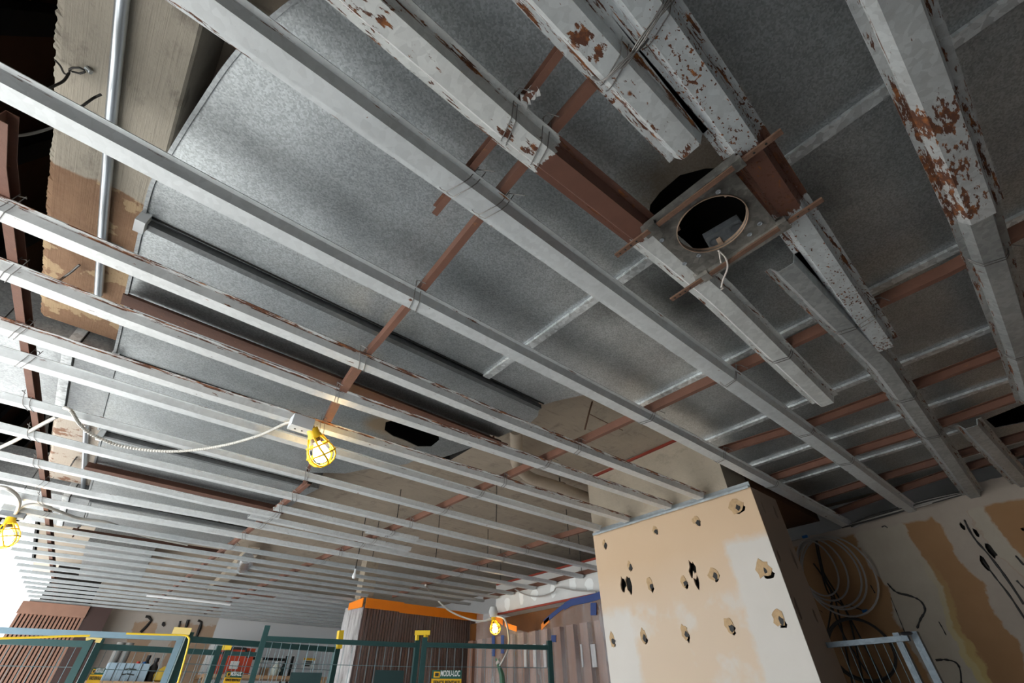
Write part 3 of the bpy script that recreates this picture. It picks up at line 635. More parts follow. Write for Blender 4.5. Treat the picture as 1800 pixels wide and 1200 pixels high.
carrier('brown carrier bar beyond, ending at the black opening on the right', [(2.85, 0.97), (2.84, 0.5), (2.84, 0.2), (2.80, -0.16), (2.76, -0.7), (2.74, -1.5)], 0.022)
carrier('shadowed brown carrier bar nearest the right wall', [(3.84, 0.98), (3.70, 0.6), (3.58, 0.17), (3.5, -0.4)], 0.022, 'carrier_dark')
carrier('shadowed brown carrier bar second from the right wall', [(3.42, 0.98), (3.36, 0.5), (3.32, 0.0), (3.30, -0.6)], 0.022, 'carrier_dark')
carrier('brown carrier bar running away from the left corner of the column', [(2.705, 2.25), (2.69, 2.62), (2.725, 3.93), (2.83, 5.2), (2.84, 5.48)], 0.022)
carrier('brown carrier bar in front of the white bulkhead', [(3.74, 2.6), (3.755, 3.1), (3.77, 3.9), (3.77, 4.9)], 0.022)

# ------------------------------------------------------------------ furring channels
CH = []
def hat(a=0.023, web=0.012, fl=0.014, d=0.025, t=0.0022):
    b = a+web; c = b+fl
    return [(-c, d), (-b, d), (-a, 0), (a, 0), (b, d), (c, d), (c, d+t), (b-t, d+t), (a-t, t), (-a+t, t), (-b+t, d+t), (-c, d+t)]
def channel(label, pts, mat='ch', prof=None, group='furring channels of the stripped ceiling', lip=False, dz=0.0):
    pts = [Vector((x, y-0.023, 1.0+dz)) for x, y in pts]
    fine = []
    for p, q in zip(pts[:-1], pts[1:]):
        n = max(1, int((q-p).length/0.5))
        for k in range(n): fine.append(p.lerp(q, k/n))
    fine.append(pts[-1])
    t = thing('furring_channel', label, 'channel', (fine[0]+fine[-1])/2, group)
    MB().sweep(fine, prof or hat()).build('hat_section', M[mat], t)
    CH.append((t, fine, mat)); return t
SLIM = hat(0.020, 0.008, 0.005, 0.019); MID = hat(0.022, 0.010, 0.010, 0.022)
big = hat(0.024, 0.013, 0.016, 0.028)
channel('heavily rusted channel at far right, upper length above the lap joint', [(-1.0, -0.275), (0.93, -0.279), (1.42, -0.277)], 'ch6', hat(0.026, 0.014, 0.017, 0.029), dz=-0.004)
channel('dull channel at far right, lower length past the lap joint', [(1.30, -0.277), (2.218, -0.249), (2.83, -0.222)], 'ch_dull', big)
channel('rust-freckled channel passing right of the round light frame', [(-1.0, 0.028), (0.32, 0.031), (0.62, 0.037), (1.87, 0.080)], 'ch5', big)
channel('short peeling channel at top, cut off above the light frame', [(-1.0, 0.141), (0.30, 0.137), (0.66, 0.131)], 'ch4', big)
channel('channel with yellowed and brown flaked stretches passing left of the light frame', [(-1.0, 0.36), (-0.087, 0.366), (0.33, 0.368), (0.90, 0.345), (1.16, 0.342), (2.12, 0.373)], 'ch3', big)
channel('dull channel starting just below the light frame and reaching the right wall', [(1.19, 0.145), (1.99, 0.123), (3.0, 0.165), (4.045, 0.21)], 'ch_dull', big)
channel('short dark channel end at the black opening near the right wall', [(2.86, 0.014), (4.045, -0.03)], 'ch_dull', big)
channel('long grey channel with rust specks, first one left of the light frame', [(-1.0, 0.566), (0.0, 0.561), (0.414, 0.562), (1.334, 0.562), (2.63, 0.55), (4.045, 0.552)], 'ch')
channel('long pale channel from the left edge across the bright duct to the right wall', [(-1.0, 0.997), (-0.17, 0.998), (0.2, 0.995), (1.0, 0.982), (1.95, 0.965), (4.045, 0.957)], 'ch')
channel('rust-edged channel passing over the red-brown beam end to the column corner', [(-1.0, 1.40), (0.38, 1.407), (1.18, 1.40), (2.70, 1.338)], 'ch_edge')
channel('rusty channel whose left end covers the wired brown bar', [(-1.0, 1.66), (-0.53, 1.673), (-0.27, 1.688), (0.38, 1.696), (1.12, 1.66), (2.70, 1.572)], 'ch_edge')
channel('rusty channel that carries the middle caged lamp', [(-0.63, 2.005), (-0.39, 2.006), (0.06, 2.010), (1.2, 1.97), (2.70, 1.913)], 'ch_edge')
channel('grey channel just below the middle caged lamp', [(-0.625, 2.211), (-0.35, 2.203), (0.1, 2.208), (1.5, 2.20), (2.70, 2.18)], 'ch')
channel('grey channel crossing under the left end of the sagging cable', [(-0.625, 2.588), (-0.24, 2.584), (1.5, 2.59), (3.6, 2.60)], 'ch', MID)
channel('grey channel below the sagging cable, above the second brown angle', [(-0.62, 2.927), (-0.22, 2.944), (0.26, 2.942), (3.74, 2.98)], 'ch', MID)
channel('grey channel length over the second brown angle, ending with a cut end', [(-0.62, 3.31), (-0.195, 3.33), (0.36, 3.372), (0.80, 3.37)], 'ch', MID)
channel('grey channel length starting at the carrier bar and running to the column', [(0.72, 3.20), (1.45, 3.235), (1.80, 3.24)], 'ch', MID)
channel('grey channel length overlapping its neighbour before the column', [(1.40, 3.275), (3.75, 3.30)], 'ch', MID)
channel('short grey channel piece under the cut end over the concrete', [(0.64, 3.47), (1.90, 3.52)], 'ch', MID)
channel('grey channel just above the blue-grey seam rail', [(-0.62, 3.645), (-0.18, 3.67), (0.42, 3.655), (3.75, 3.68)], 'ch', MID)
channel('grey channel passing the top of the left caged lamp', [(-0.615, 3.97), (-0.17, 4.0), (0.49, 3.98), (3.75, 4.0)], 'ch', MID)
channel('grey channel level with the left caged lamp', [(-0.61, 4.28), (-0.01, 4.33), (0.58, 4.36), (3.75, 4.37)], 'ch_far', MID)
ORD = ('first', 'second', 'third', 'fourth', 'fifth', 'sixth', 'seventh', 'eighth', 'ninth', 'tenth', 'eleventh', 'twelfth', 'thirteenth')
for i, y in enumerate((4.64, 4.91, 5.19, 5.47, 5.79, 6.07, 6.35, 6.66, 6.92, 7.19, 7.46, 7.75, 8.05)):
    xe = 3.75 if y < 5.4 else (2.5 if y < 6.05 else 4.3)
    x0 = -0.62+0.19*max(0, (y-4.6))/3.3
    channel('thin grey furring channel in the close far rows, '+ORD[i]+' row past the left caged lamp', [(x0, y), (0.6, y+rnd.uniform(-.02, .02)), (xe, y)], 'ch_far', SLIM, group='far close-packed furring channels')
# tie wires where the near channels cross the carriers
def near(pts, x):
    for p, q in zip(pts[:-1], pts[1:]):
        if min(p.x, q.x) <= x <= max(p.x, q.x) and abs(q.x-p.x) > 1e-6:
            return p.lerp(q, (x-p.x)/(q.x-p.x))
    return None
def tie(root, c, tilt, n=2, big_=False, mat='wire'):
    for k in range(n):
        s_ = (k-(n-1)/2)*0.018+rnd.uniform(-.004, .004); h = tilt*(0.02+0.01*rnd.random())
        loop = [(s_-h, 0.050, 0.045), (s_-h*0.6, 0.036, 0.012), (s_-h*0.3, 0.025, -0.0025), (s_+h*0.3, -0.024, -0.0025), (s_+h*0.6, -0.036, 0.012), (s_+h, -0.055, 0.05)]
        mb = MB().tube([c+Vector(p) for p in loop], 0.0013, 5)
        if k == 0: mb.tube([c+Vector(p) for p in ((s_+h, -0.05, 0.045), (s_+h*1.4+0.008, -0.070, 0.035), (s_+h*1.2+0.022, -0.085, 0.02))], 0.0014, 5)
        mb.build('tie_wire', M[mat], root)
for t, pts, mat in CH:
    for ct, cp in CARR:
        for p, q in zip(cp[:-1], cp[1:]):
            y = (pts[0].y+pts[-1].y)/2
            if min(p.y, q.y) <= y <= max(p.y, q.y):
                x = p.lerp(q, (y-p.y)/(q.y-p.y)).x
                c = near(pts, x)
                if c is not None and c.y < 4.4 and c.x < 3.3:
                    tie(t, c, rnd.choice((-1, 1)), 2)
                break
# heavy wire bundles on the two top channels
for (a, b, root) in (((1095, 118), (1175, 8), CH[2][0]), ((1060, 142), (1120, 85), CH[3][0])):
    for k in range(4):
        p, q = P(a[0]+rnd.uniform(-3, 3), a[1], 0.992), P(b[0]+rnd.uniform(-8, 8), b[1], 0.985)
        m_ = (p+q)/2+Vector((rnd.uniform(-.01, .01), rnd.uniform(-.01, .01), -0.006))
        MB().tube(curve_pts([p+Vector((-0.01, 0.012, 0.03)), p, m_, q, q+Vector((0.006, -0.02, 0.02))], 4), 0.0015, 5).build('wire_bundle', M['wire'], root)
# flaked plaster on the offcut bar
pf = MB()
for (x, y) in ((925, 175), (935, 165), (941, 158), (919, 186), (915, 197), (921, 193)):
    c = P(x, y, 1.033); b = blob(0, 0, 0.014, 0.010, 8, 0.35, rnd)
    pf.add([c+Vector((u, v, -0.003-rnd.random()*.004)) for u, v in b]+[c+Vector((u, v, 0.003)) for u, v in b], [tuple(range(8))]+[(i, (i+1) % 8, 8+(i+1) % 8, 8+i) for i in range(8)])
pf.build('plaster_flake', M['white_board'], CARR[5][0])

# ------------------------------------------------------------------ recessed light frame
lf = thing('recessed_light_mount', 'sooty square mounting frame for a recessed light with round opening', 'light frame', (0.885, 0.186, 0.985))
zc = 0.985
cc = P(1251, 395, zc)
circ = [(cc.x+0.0875*math.cos(2*math.pi*i/40), cc.y+0.0875*math.sin(2*math.pi*i/40)) for i in range(40)]
MB().sheet([(0.752, 0.066), (1.012, 0.066), (1.012, 0.305), (0.752, 0.305)], [circ], lambda u, v, d: Vector((u, v, zc+d)), 0.003).build('plate', M['frame_plate'], lf)
rg = MB(); n = 40
ro = [(0.0885, zc-0.004), (0.0905, zc-0.004), (0.0905, zc+0.012), (0.0885, zc+0.012)]
rg.add([(cc.x+r*math.cos(2*math.pi*i/n), cc.y+r*math.sin(2*math.pi*i/n), z) for i in range(n) for r, z in ro], [(i*4+k, ((i+1) % n)*4+k, ((i+1) % n)*4+(k+1) % 4, i*4+(k+1) % 4) for i in range(n) for k in range(4)])
rg.build('rim', M['ring'], lf)
for x, s_ in ((0.752, 1), (1.012, -1)):
    MB().sweep([(x, 0.045, zc-0.012), (x, 0.315, zc-0.012)], [(-.016, 0), (.012, 0), (.012, .03), (.009, .03), (.009, .004), (-.013, .004), (-.013, .03), (-.016, .03)]).build('side_rail', M['frame_plate'], lf)
for a, b, x in (((1083, 450), (1375, 230), 0.76), ((1180, 527), (1447, 350), 1.02)):
    p, q = P(*a, zc-0.014), P(*b, zc-0.014)
    o = MB().sweep([p, q], [(-.007, -.002), (.007, -.002), (.007, .004), (-.007, .004)]).build('hanger_bar', M['rusty_bar'], lf)
    for k in (0.03, 0.07, 0.11, 0.15, 0.86, 0.92):
        h_ = p.lerp(q, k); MB().lathe([(0.0028, -0.0028), (0.0028, 0.0)], 8, h_).build('hole', M['dark'], o)
    for k in (0.27, 0.78):
        c = p.lerp(q, k); MB().box(c+Vector((-.014, -.012, -.003)), c+Vector((.016, .012, .012))).build('bar_clip', M['frame_plate'], o)
for x, y in ((1163, 421), (1203, 462), (1317, 411), (1228, 448), (1262, 336), (1335, 392)):
    MB().lathe([(0.007, -0.003), (0.005, -0.004), (0.003, -0.001)], 10, P(x, y, zc)).build('screw_boss', M['jbox'], lf)
for ang in (0.2, 2.2, 4.1):
    c = cc+Vector((0.086*math.cos(ang), 0.086*math.sin(ang), 0.01))
    MB().box(c+Vector((-.008, -.006, -.004)), c+Vector((.006, .006, .016))).build('spring_clip', M['ring'], lf)
st = curve_pts([P(1262, 440, 0.983), P(1275, 452, 0.97), P(1279, 470, 0.965), P(1271, 492, 0.96), P(1268, 505, 0.955)], 6)
mb = MB().tube(st, 0.0025, 6); mb.tube([P(1264, 440, 0.98), P(1266, 455, 0.976), P(1268, 462, 0.976)], 0.002, 5); mb.tube([P(1268, 503, 0.955), P(1272, 506, 0.956), P(1267, 509, 0.955)], 0.003, 5)
mb.build('pull_string', M['string'], lf)
jb = thing('junction_box', 'grey metal junction box inside the round light opening', 'junction box', P(1275, 405, 1.2))
fw = MB(); q = [P(1238, 420, 1.17), P(1252, 444, 1.17), P(1316, 406, 1.17), P(1299, 385, 1.17)]
fw.hexa(q, [p+Vector((0, 0, 0.025)) for p in q]); fw.build('box_body', M['jbox'], jb)
for x, y in ((1256, 424), (1293, 400)):
    MB().lathe([(0.016, -0.003), (0.013, -0.003), (0.013, 0.0)], 16, P(x, y, 1.168)).build('knockout', M['jbox'], jb)

# ------------------------------------------------------------------ caged work lamps
def lamp(label, anchor, tip, r, power, boxpts=None):
    anchor, tip = Vector(anchor), Vector(tip); ax = (tip-anchor); L = ax.length
    rot = Vector((0, 0, -1)).rotation_difference(ax).to_euler()
    t = thing('caged_work_lamp', label, 'work lamp', anchor, 'yellow caged work lamps', rot=rot)
    MB().lathe([(0.010, 0.0), (r*0.40, -0.002), (r*0.42, -L*0.16), (r*0.5, -L*0.2), (r*0.5, -L*0.26)], 16).build('socket', M['cage'], t, local=True)
    MB().lathe([(r*0.3, -L*0.20), (r*0.32, -L*0.36), (r*0.22, -L*0.38)], 14).build('lamp_holder', M['socket'], t, local=True)
    MB().lathe([(r*0.2, -L*0.36), (r*0.26, -L*0.42), (r*0.50, -L*0.60), (r*0.58, -L*0.72), (r*0.50, -L*0.84), (r*0.25, -L*0.91), (0.001, -L*0.92)], 18).build('bulb', M['bulb'], t, local=True)
    prof = [(0.5, .24), (0.72, .40), (0.93, .55), (1.0, .68), (0.93, .82), (0.70, .93), (0.35, .99)]
    for k in range(6):
        a = 2*math.pi*k/6
        MB().tube([(r*q*math.cos(a+0.10*i), r*q*math.sin(a+0.10*i), -L*z) for i, (q, z) in enumerate(prof)], 0.0045, 6).build('guard_rib', M['cage'], t, local=True)
    for q, z in ((0.80, .46), (1.0, .70), (0.36, .99)):
        MB().tube([(r*q*math.cos(2*math.pi*i/24), r*q*math.sin(2*math.pi*i/24), -L*z) for i in range(25)], 0.0045, 6, False).build('guard_ring', M['cage'], t, local=True)
    d = bpy.data.lights.new('lamp_glow', 'POINT'); d.energy = power; d.color = (1, 0.78, 0.45); d.shadow_soft_size = r*0.5
    o = bpy.data.objects.new('lamp_glow', d); COL.objects.link(o); o.parent = t; o.location = (0, 0, -L*0.72)
    return t
A1 = P(548, 752, 0.965)
l1 = lamp('lit yellow caged work lamp hanging in the middle under the ducts', A1, P(572, 817, 0.84), 0.060, 2.2)
jb1 = thing('outlet_box', 'grey metal outlet box from which the middle caged lamp hangs', 'outlet box', P(530, 744, 0.97))
c = P(530, 744, 0.975); R_ = Matrix.Rotation(0.0, 3, 'Z')
MB().box(c+Vector((-.045, -.028, -.03)), c+Vector((.045, .028, .024))).build('box_body', M['outlet'], jb1)
for k in (-.018, .012): MB().lathe([(0.004, -0.002), (0.004, 0.001)], 8, c+Vector((k, 0.004, -.03))).build('hole', M['ink'], jb1)
MB().tube([c+Vector((.04, 0, -.012)), c+Vector((.06, 0.0, -.016)), A1+Vector((-.004, 0, .004))], 0.014, 10).build('lamp_collar', M['cage'], jb1)
A2 = P(20, 908, 0.975)
lamp('lit yellow caged work lamp at the left edge above the daylight', A2, P(6, 962, 0.80), 0.062, 2.0)
jb2 = thing('outlet_box', 'pale outlet box from which the left caged lamp hangs', 'outlet box', P(22, 905, 0.98))
MB().box(A2+Vector((-.06, -.03, -.005)), A2+Vector((.06, .03, .05))).build('box_body', M['jbox'], jb2)
MB().lathe([(0.018, 0.0), (0.018, -0.03)], 12, A2).build('lamp_collar', M['socket'], jb2)
A3 = PX(867, 1085, 3.5); 
lamp('lit yellow caged work lamp in front of the plastic-wrapped brown slats', A3, PX(872, 1114, 3.5), 0.056, 1.6)
jb3 = thing('outlet_box', 'pale outlet box above the lamp by the plastic sheeting', 'outlet box', A3)
MB().lathe([(0.005, 0.11), (0.035, 0.10), (0.05, 0.05), (0.038, 0.005), (0.015, 0.0)], 12, A3).build('box_body', M['white_board'], jb3)
lw = thing('bare_bulb', 'small unlit white bulb under the far concrete soffit', 'bulb', PY(623, 1005, 4.3))
b0 = PY(623, 1010, 4.3)
MB().lathe([(0.008, 0.05), (0.009, 0.02), (0.017, 0.0), (0.019, -0.015), (0.012, -0.03), (0.001, -0.034)], 12, b0).build('glass', M['tube_white'], lw)
MB().tube([b0+Vector((0, 0, .045)), b0+Vector((0, 0, .09)), Vector((b0.x, b0.y, 1.46))], 0.004, 6).build('flex', M['wire_dark'], lw)

# ------------------------------------------------------------------ cables and loose wires
def cable(label, ctrl, r, mat, nm='cable', cat='cable', ribs=False, n=10, parts=()):
    pts = curve_pts(ctrl, n)
    mb = MB()
    if ribs:
        L = [0.0]
        for a, b in zip(pts[:-1], pts[1:]): L.append(L[-1]+(b-a).length)
        m = int(L[-1]/0.004); rs = []; qs = []; j = 0
        for i in range(m+1):
            d = L[-1]*i/m
            while j < len(L)-2 and L[j+1] < d: j += 1
            f = (d-L[j])/max(1e-9, L[j+1]-L[j]); qs.append(pts[j].lerp(pts[j+1], f)); rs.append(r*(1.0 if i % 3 else 0.72))
        mb.tube(qs, rs, 8)
    else: mb.tube(pts, r, 8)
    return solo(mb, nm, M[mat], label, cat)
Z = 0.985
cable('armoured white cable sagging from the left to the middle lamp box', [P(112, 716, 1.0), P(125, 722, Z), P(140, 745, Z-.01), P(165, 765, Z-.02), P(220, 785, Z-.02), P(300, 793, Z-.02), P(380, 785, Z-.015), P(450, 767, Z-.005), P(500, 745, Z+.002), P(518, 741, 0.98)], 0.0075, 'cable_white', ribs=True)
cable('white cable running off the left edge below the sagging cable', [P(-30, 800, 1.03), P(30, 772, 1.02), P(62, 752, 1.02), P(100, 732, 1.03)], 0.009, 'cable_white')
cable('white cable looping over the left caged lamp', [P(-20, 855, 1.02), P(8, 857, 1.0), P(27, 868, 0.99), P(34, 882, .985), P(30, 898, 0.985), P(24, 905, 1.0)], 0.010, 'cable_white')
cable('white cable drooping right from the left caged lamp across the rows', [P(30, 897, 1.02), P(45, 888, 1.0), P(70, 887, 1.0), P(100, 897, 1.0), P(140, 911, 1.01), P(190, 918, 1.03), P(250, 940, 1.02), P(330, 957, 1.03)], 0.009, 'cable_white')
cable('pale cable sagging from the channels to the far work lamp', [P(748, 1028, 1.0), PX(765, 1050, 3.25), PX(790, 1073, 3.35), PX(825, 1088, 3.42), PX(850, 1091, 3.48), PX(863, 1086, 3.5)], 0.010, 'cable_white')
cable('pale cable hanging from the far lamp down behind the fence', [PX(872, 1082, 3.5), PX(887, 1088, 3.55), PX(894, 1115, 3.55), PX(893, 1140, 3.5), PX(883, 1162, 3.45), PX(876, 1172, 3.45)], 0.010, 'cable_white')
cable('thin grey cable drooping in front of the white bulkhead', [PX(905, 1035, 3.7), PX(925, 1045, 3.72), PX(950, 1048, 3.72), PX(972, 1040, 3.72), PX(980, 1032, 3.72), PX(1010, 1037, 3.72), PX(1048, 1040, 3.72)], 0.007, 'cable_grey')
hk = thing('wire_loop', 'black wire hook hanging from an eye bolt under the concrete beam', 'wire', P(140, 124, 1.24))
e = P(153, 121, 1.245); lp = [P(x, y, 1.235) for x, y in ((148, 127), (140, 129), (127, 126), (122, 122), (128, 119), (140, 119), (148, 123), (149, 127))]
MB().tube(lp, 0.0026, 6).build('loop', M['wire_dark'], hk)
MB().tube(curve_pts([P(97, 106, 1.245), P(106, 116, 1.23), P(113, 129, 1.23), P(121, 130, 1.23), P(122, 123, 1.235)], 5), 0.0022, 6).build('tail', M['wire_dark'], hk)
MB().tube(curve_pts([P(121, 129, 1.23), P(112, 142, 1.2), P(95, 151, 1.16), P(70, 162, 1.10), P(40, 170, 1.06)], 5), 0.0030, 6).build('tail', M['wire_dark'], hk)
MB().tube([e+Vector((0, 0, .012)), e, e+Vector((0.01, 0, -.004))], 0.006, 8).build('eye_bolt', M['conduit'], hk)
cable('black wire end poking out above the second channel at upper left', [P(178, 166, 1.20), P(165, 172, 1.19), P(148, 184, 1.14), P(132, 196, 1.05)], 0.0030, 'wire_dark', 'wire', 'wire')
cable('thin grey wire curving off the left edge of the beam', [P(-10, 237, 1.15), P(25, 239, 1.16), P(60, 234, 1.2), P(92, 224, 1.24)], 0.0035, 'wire', 'wire', 'wire')
cable('rusty wire end over the brown beam end', [P(140, 465, 1.24), P(125, 478, 1.22), P(108, 490, 1.19), P(96, 500, 1.1)], 0.004, 'wire', 'wire', 'wire')
cable('dark bent wire on the cream beam below the sagging cable', [P(135, 803, 1.243), P(128, 812, 1.235), P(131, 808, 1.235), P(122, 822, 1.23)], 0.004, 'wire_dark', 'wire', 'wire')
# coils by the right wall
def coil(label, centre, loops, mat, n=36):
    t = thing('cable_coil', label, 'cable coil', centre)
    for (dy, dz, ry, rz, dx, r) in loops:
        MB().tube([Vector(centre)+Vector((dx+0.012*math.sin(2*a), dy+ry*math.cos(a), dz+rz*math.sin(a))) for a in [2*math.pi*i/n for i in range(n+1)]], r, 6, False).build('coil_loop', M[mat], t)
    return t
cA = PX(1450, 995, 3.95)
k1 = coil('grey coil of data cable hanging at the top of the right wall', cA, [(0.03, -0.01, .15, .20, 0, .006), (0.0, -0.03, .19, .22, .012, .006), (-0.03, -0.04, .19, .23, -.012, .006), (-0.05, -0.06, .22, .25, .02, .006), (0.05, 0.0, .12, .18, -.02, .006)], 'cable_grey')
MB().box(PX(1415, 943, 3.93)+Vector((-.008, -.018, -.008)), PX(1415, 943, 3.93)+Vector((.008, .018, .008))).build('blue_tie', M['bluep'], k1)
cB = PX(1512, 1140, 3.98)
k2 = coil('dark cable coil hanging low on the right wall behind the metal frame', cB, [(0, 0, .18, .165, 0, .008), (0.01, 0.0, .185, .17, .015, .008)], 'wire_dark')
hang = thing('hanging_cables', 'bundle of dark cables hanging down the right wall through the coils', 'cable', PX(1440, 950, 4.0))
for (a, b, c_, d_) in (((1432, 945), (1445, 1000), (1480, 1060), (1560, 1210)), ((1436, 950), (1450, 1015), (1470, 1060), (1500, 1210)), ((1440, 985), (1455, 1040), (1490, 1080), (1520, 1210)), ((1430, 990), (1450, 1020), (1462, 1060), (1440, 1180)), ((1460, 1060), (1480, 1110), (1510, 1160), (1545, 1210))):
    MB().tube(curve_pts([PX(*a, 4.0), PX(*b, 4.0), PX(*c_, 4.01), PX(*d_, 4.02)], 8), 0.0055, 6).build('strand', M['wire_dark'], hang)
MB().tube([PX(1488, 1062, 4.0), PX(1505, 1068, 4.0), PX(1517, 1073, 4.0)], 0.004, 6).build('strand', M['wire_dark'], hang)
MB().box(PX(1521, 1074, 4.0)+Vector((-.008, -.016, -.009)), PX(1521, 1074, 4.0)+Vector((.008, .016, .009))).build('plug', M['bluep'], hang)
tp = thing('cable_bundle', 'loose grey cables lying along the top of the right wall', 'cable', PX(1600, 905, 4.0))
for k in range(6):
    o_ = rnd.uniform(-5, 5)
    MB().tube(curve_pts([PX(1480+k*4, 926+o_*.3, 4.03), PX(1530, 911+o_, 3.98+.01*k), PX(1590, 894+o_, 3.99), PX(1640, 880+o_, 3.98), PX(1695, 866+o_*.4, 4.04)], 6), 0.0055, 6).build('strand', M['cable_grey'] if k % 2 else M['wire_dark'], tp)
solo(MB().box((3.1, 1.13, 1.12), (4.2, 2.3, 1.45)), 'plywood_offcut', M['plywood'], 'brown board seen above the coil behind the column', 'board')
for i, (x, y) in enumerate(((668, 905), (705, 860), (773, 905), (858, 930), (873, 840), (880, 960), (995, 895), (1015, 930))):
    p = P(x, y, 1.46); q = Vector((p.x, p.y, 1.06))
    solo(MB().tube([p, (p+q)/2+Vector((.004, 0, 0)), q], 0.0035, 5), 'hanger_wire', M['wire_dark'], 'thin dark hanger wire dropping from the concrete soffit, '+ORD[i]+' from the left', 'wire', 'hanger wires under the soffit')
cable('bent brown rod hanging from the concrete soffit by the curved duct edge', [P(1041, 706, 1.45), P(1035, 727, 1.35), P(1028, 755, 1.28)], 0.005, 'rusty_bar', 'hanger_rod', 'rod')
cable('thin brown wire from the bent rod to the carrier bar', [P(1035, 727, 1.35), P(1065, 742, 1.2), P(1094, 756, 1.04)], 0.0025, 'rusty_bar', 'wire', 'wire')
# far ceiling odds and ends
ff = MB()
pts = [P(x, y, 1.05) for x, y in ((435, 980), (432, 988), (428, 996), (424, 1004))]
ff.tube(pts, [0.05, 0.07, 0.055, 0.03], 9)
solo(ff, 'foil_duct', M['foil'], 'crumpled silver foil duct among the far rows', 'flexible duct')
solo(MB().tube([P(258, 1046, 0.985), P(330, 1053, 0.985), P(405, 1062, 0.985)], 0.014, 10), 'white_tube', M['tube_white'], 'long white tube tied below the far channel rows', 'tube')
solo(MB().sweep([P(372, 1034, 1.05), P(482, 1050, 1.05)], [(-.045, 0), (.045, 0), (.045, .03), (-.045, .03)]), 'rusty_bar', M['carrier'], 'rust-red bar lying across the far rows', 'bar')
solo(MB().sweep([P(372, 1040, 1.30), P(442, 975, 1.30)], [(-.06, 0), (.06, 0), (.06, .08), (-.06, .08)]), 'timber_batten', M['pier'], 'pale batten under the soffit beside the foil duct', 'batten')
v0 = PY(645, 1045, 5.75)
solo(MB().box((v0.x-.10, 5.7, 0.99), (v0.x+.06, 5.85, 1.46)), 'concrete_post', M['pier'], 'narrow pale concrete post rising from the plastic-wrapped box', 'post')

# ------------------------------------------------------------------ slat-clad box at far left
sb = thing('slatted_screen', 'upright cedar slat screen at far left beside the daylight', 'screen', (-0.15, 8.1, FZ))
MB().box((-0.46, 8.06, FZ), (0.14, 8.3, 1.0)).build('backing', M['brown_panel'], sb)
MB().box((-0.47, 7.99, 0.875), (0.145, 8.06, 0.995)).build('header_board', M['slat'], sb)
proto = None; nS = 17
for i in range(nS):
    x = -0.455+i*(0.595-0.022)/(nS-1)
    if proto is None:
        proto = MB().box((x, 8.02, FZ), (x+0.022, 8.06, 0.875)).build('slat', M['slat'], sb); base_x = x
    else:
        o = proto.copy(); COL.objects.link(o); o.location = proto.location+Vector((x-base_x, 0, 0))
# ------------------------------------------------------------------ plastic wrapped slat box
pb = thing('wrapped_kiosk', 'brown slatted box wrapped in clear plastic with orange tape on top', 'kiosk', (3.3, 5.75, FZ))
MB().box((2.56, 5.58, FZ), (4.15, 6.0, 0.94)).build('carcass', M['brown_panel'], pb)
proto = None
for i in range(44):
    x = 2.56+i*0.0362
    if proto is None: proto = MB().box((x, 5.555, FZ), (x+0.024, 5.58, 0.93)).build('slat', M['slat_dark'], pb); base_x = x
    else: o = proto.copy(); COL.objects.link(o); o.location = proto.location+Vector((x-base_x, 0, 0))
def crumple(u0, u1, v0_, v1_, nu, nv, to3, amp, seed, f=(9, 3)):
    r_ = random.Random(seed); ph = [(r_.uniform(0, 6.28), r_.uniform(0.5, 2.2)*f[0], r_.uniform(-1, 1)*f[1], r_.uniform(.4, 1)) for _ in range(7)]
    vs = []; fs = []
    for j in range(nv+1):
        for i in range(nu+1):
            u = i/nu; v = j/nv
            d = amp*sum(a*math.sin(p+fu*u*2+fv*v*2) for p, fu, fv, a in ph)/3
            vs.append(to3(u0+(u1-u0)*u, v0_+(v1_-v0_)*v, d, u, v))
    for j in range(nv):
        for i in range(nu): a = j*(nu+1)+i; fs.append((a, a+1, a+nu+2, a+nu+1))
    return MB().add(vs, fs)
crumple(2.53, 4.15, FZ, 0.955, 60, 30, lambda u, v, d, a, b: Vector((u, 5.52+d, v)), 0.018, 1).build('plastic_wrap', M['poly'], pb, smooth=True)
crumple(5.52, 6.05, FZ, 0.955, 20, 30, lambda u, v, d, a, b: Vector((2.52+d-0.03*(1-b), u, v)), 0.02, 2).build('plastic_wrap', M['poly_white'], pb, smooth=True)
tpz = [(640, 1052), (700, 1059), (780, 1069), (865, 1082)]
for (xa, xb, za, zb) in ((2.51, 3.0, 0.895, 0.995), (2.95, 3.6, 0.885, 0.985), (3.5, 4.2, 0.885, 0.975)):
    MB().box((xa, 5.478-0.004*xa, za), (xb, 5.486-0.004*xa, zb)).build('orange_tape', M['orange'], pb)
MB().hexa([(2.478, 5.49, 0.90), (2.478, 5.86, 0.915), (2.478, 5.86, 0.985), (2.478, 5.49, 0.995)], [(2.486, 5.49, 0.90), (2.486, 5.86, 0.915), (2.486, 5.86, 0.985), (2.486, 5.49, 0.995)]).build('orange_tape', M['orange'], pb)
MB().box((4.02, 5.47, 0.20), (4.12, 5.48, 0.75)).build('blue_tape', M['blue'], pb)

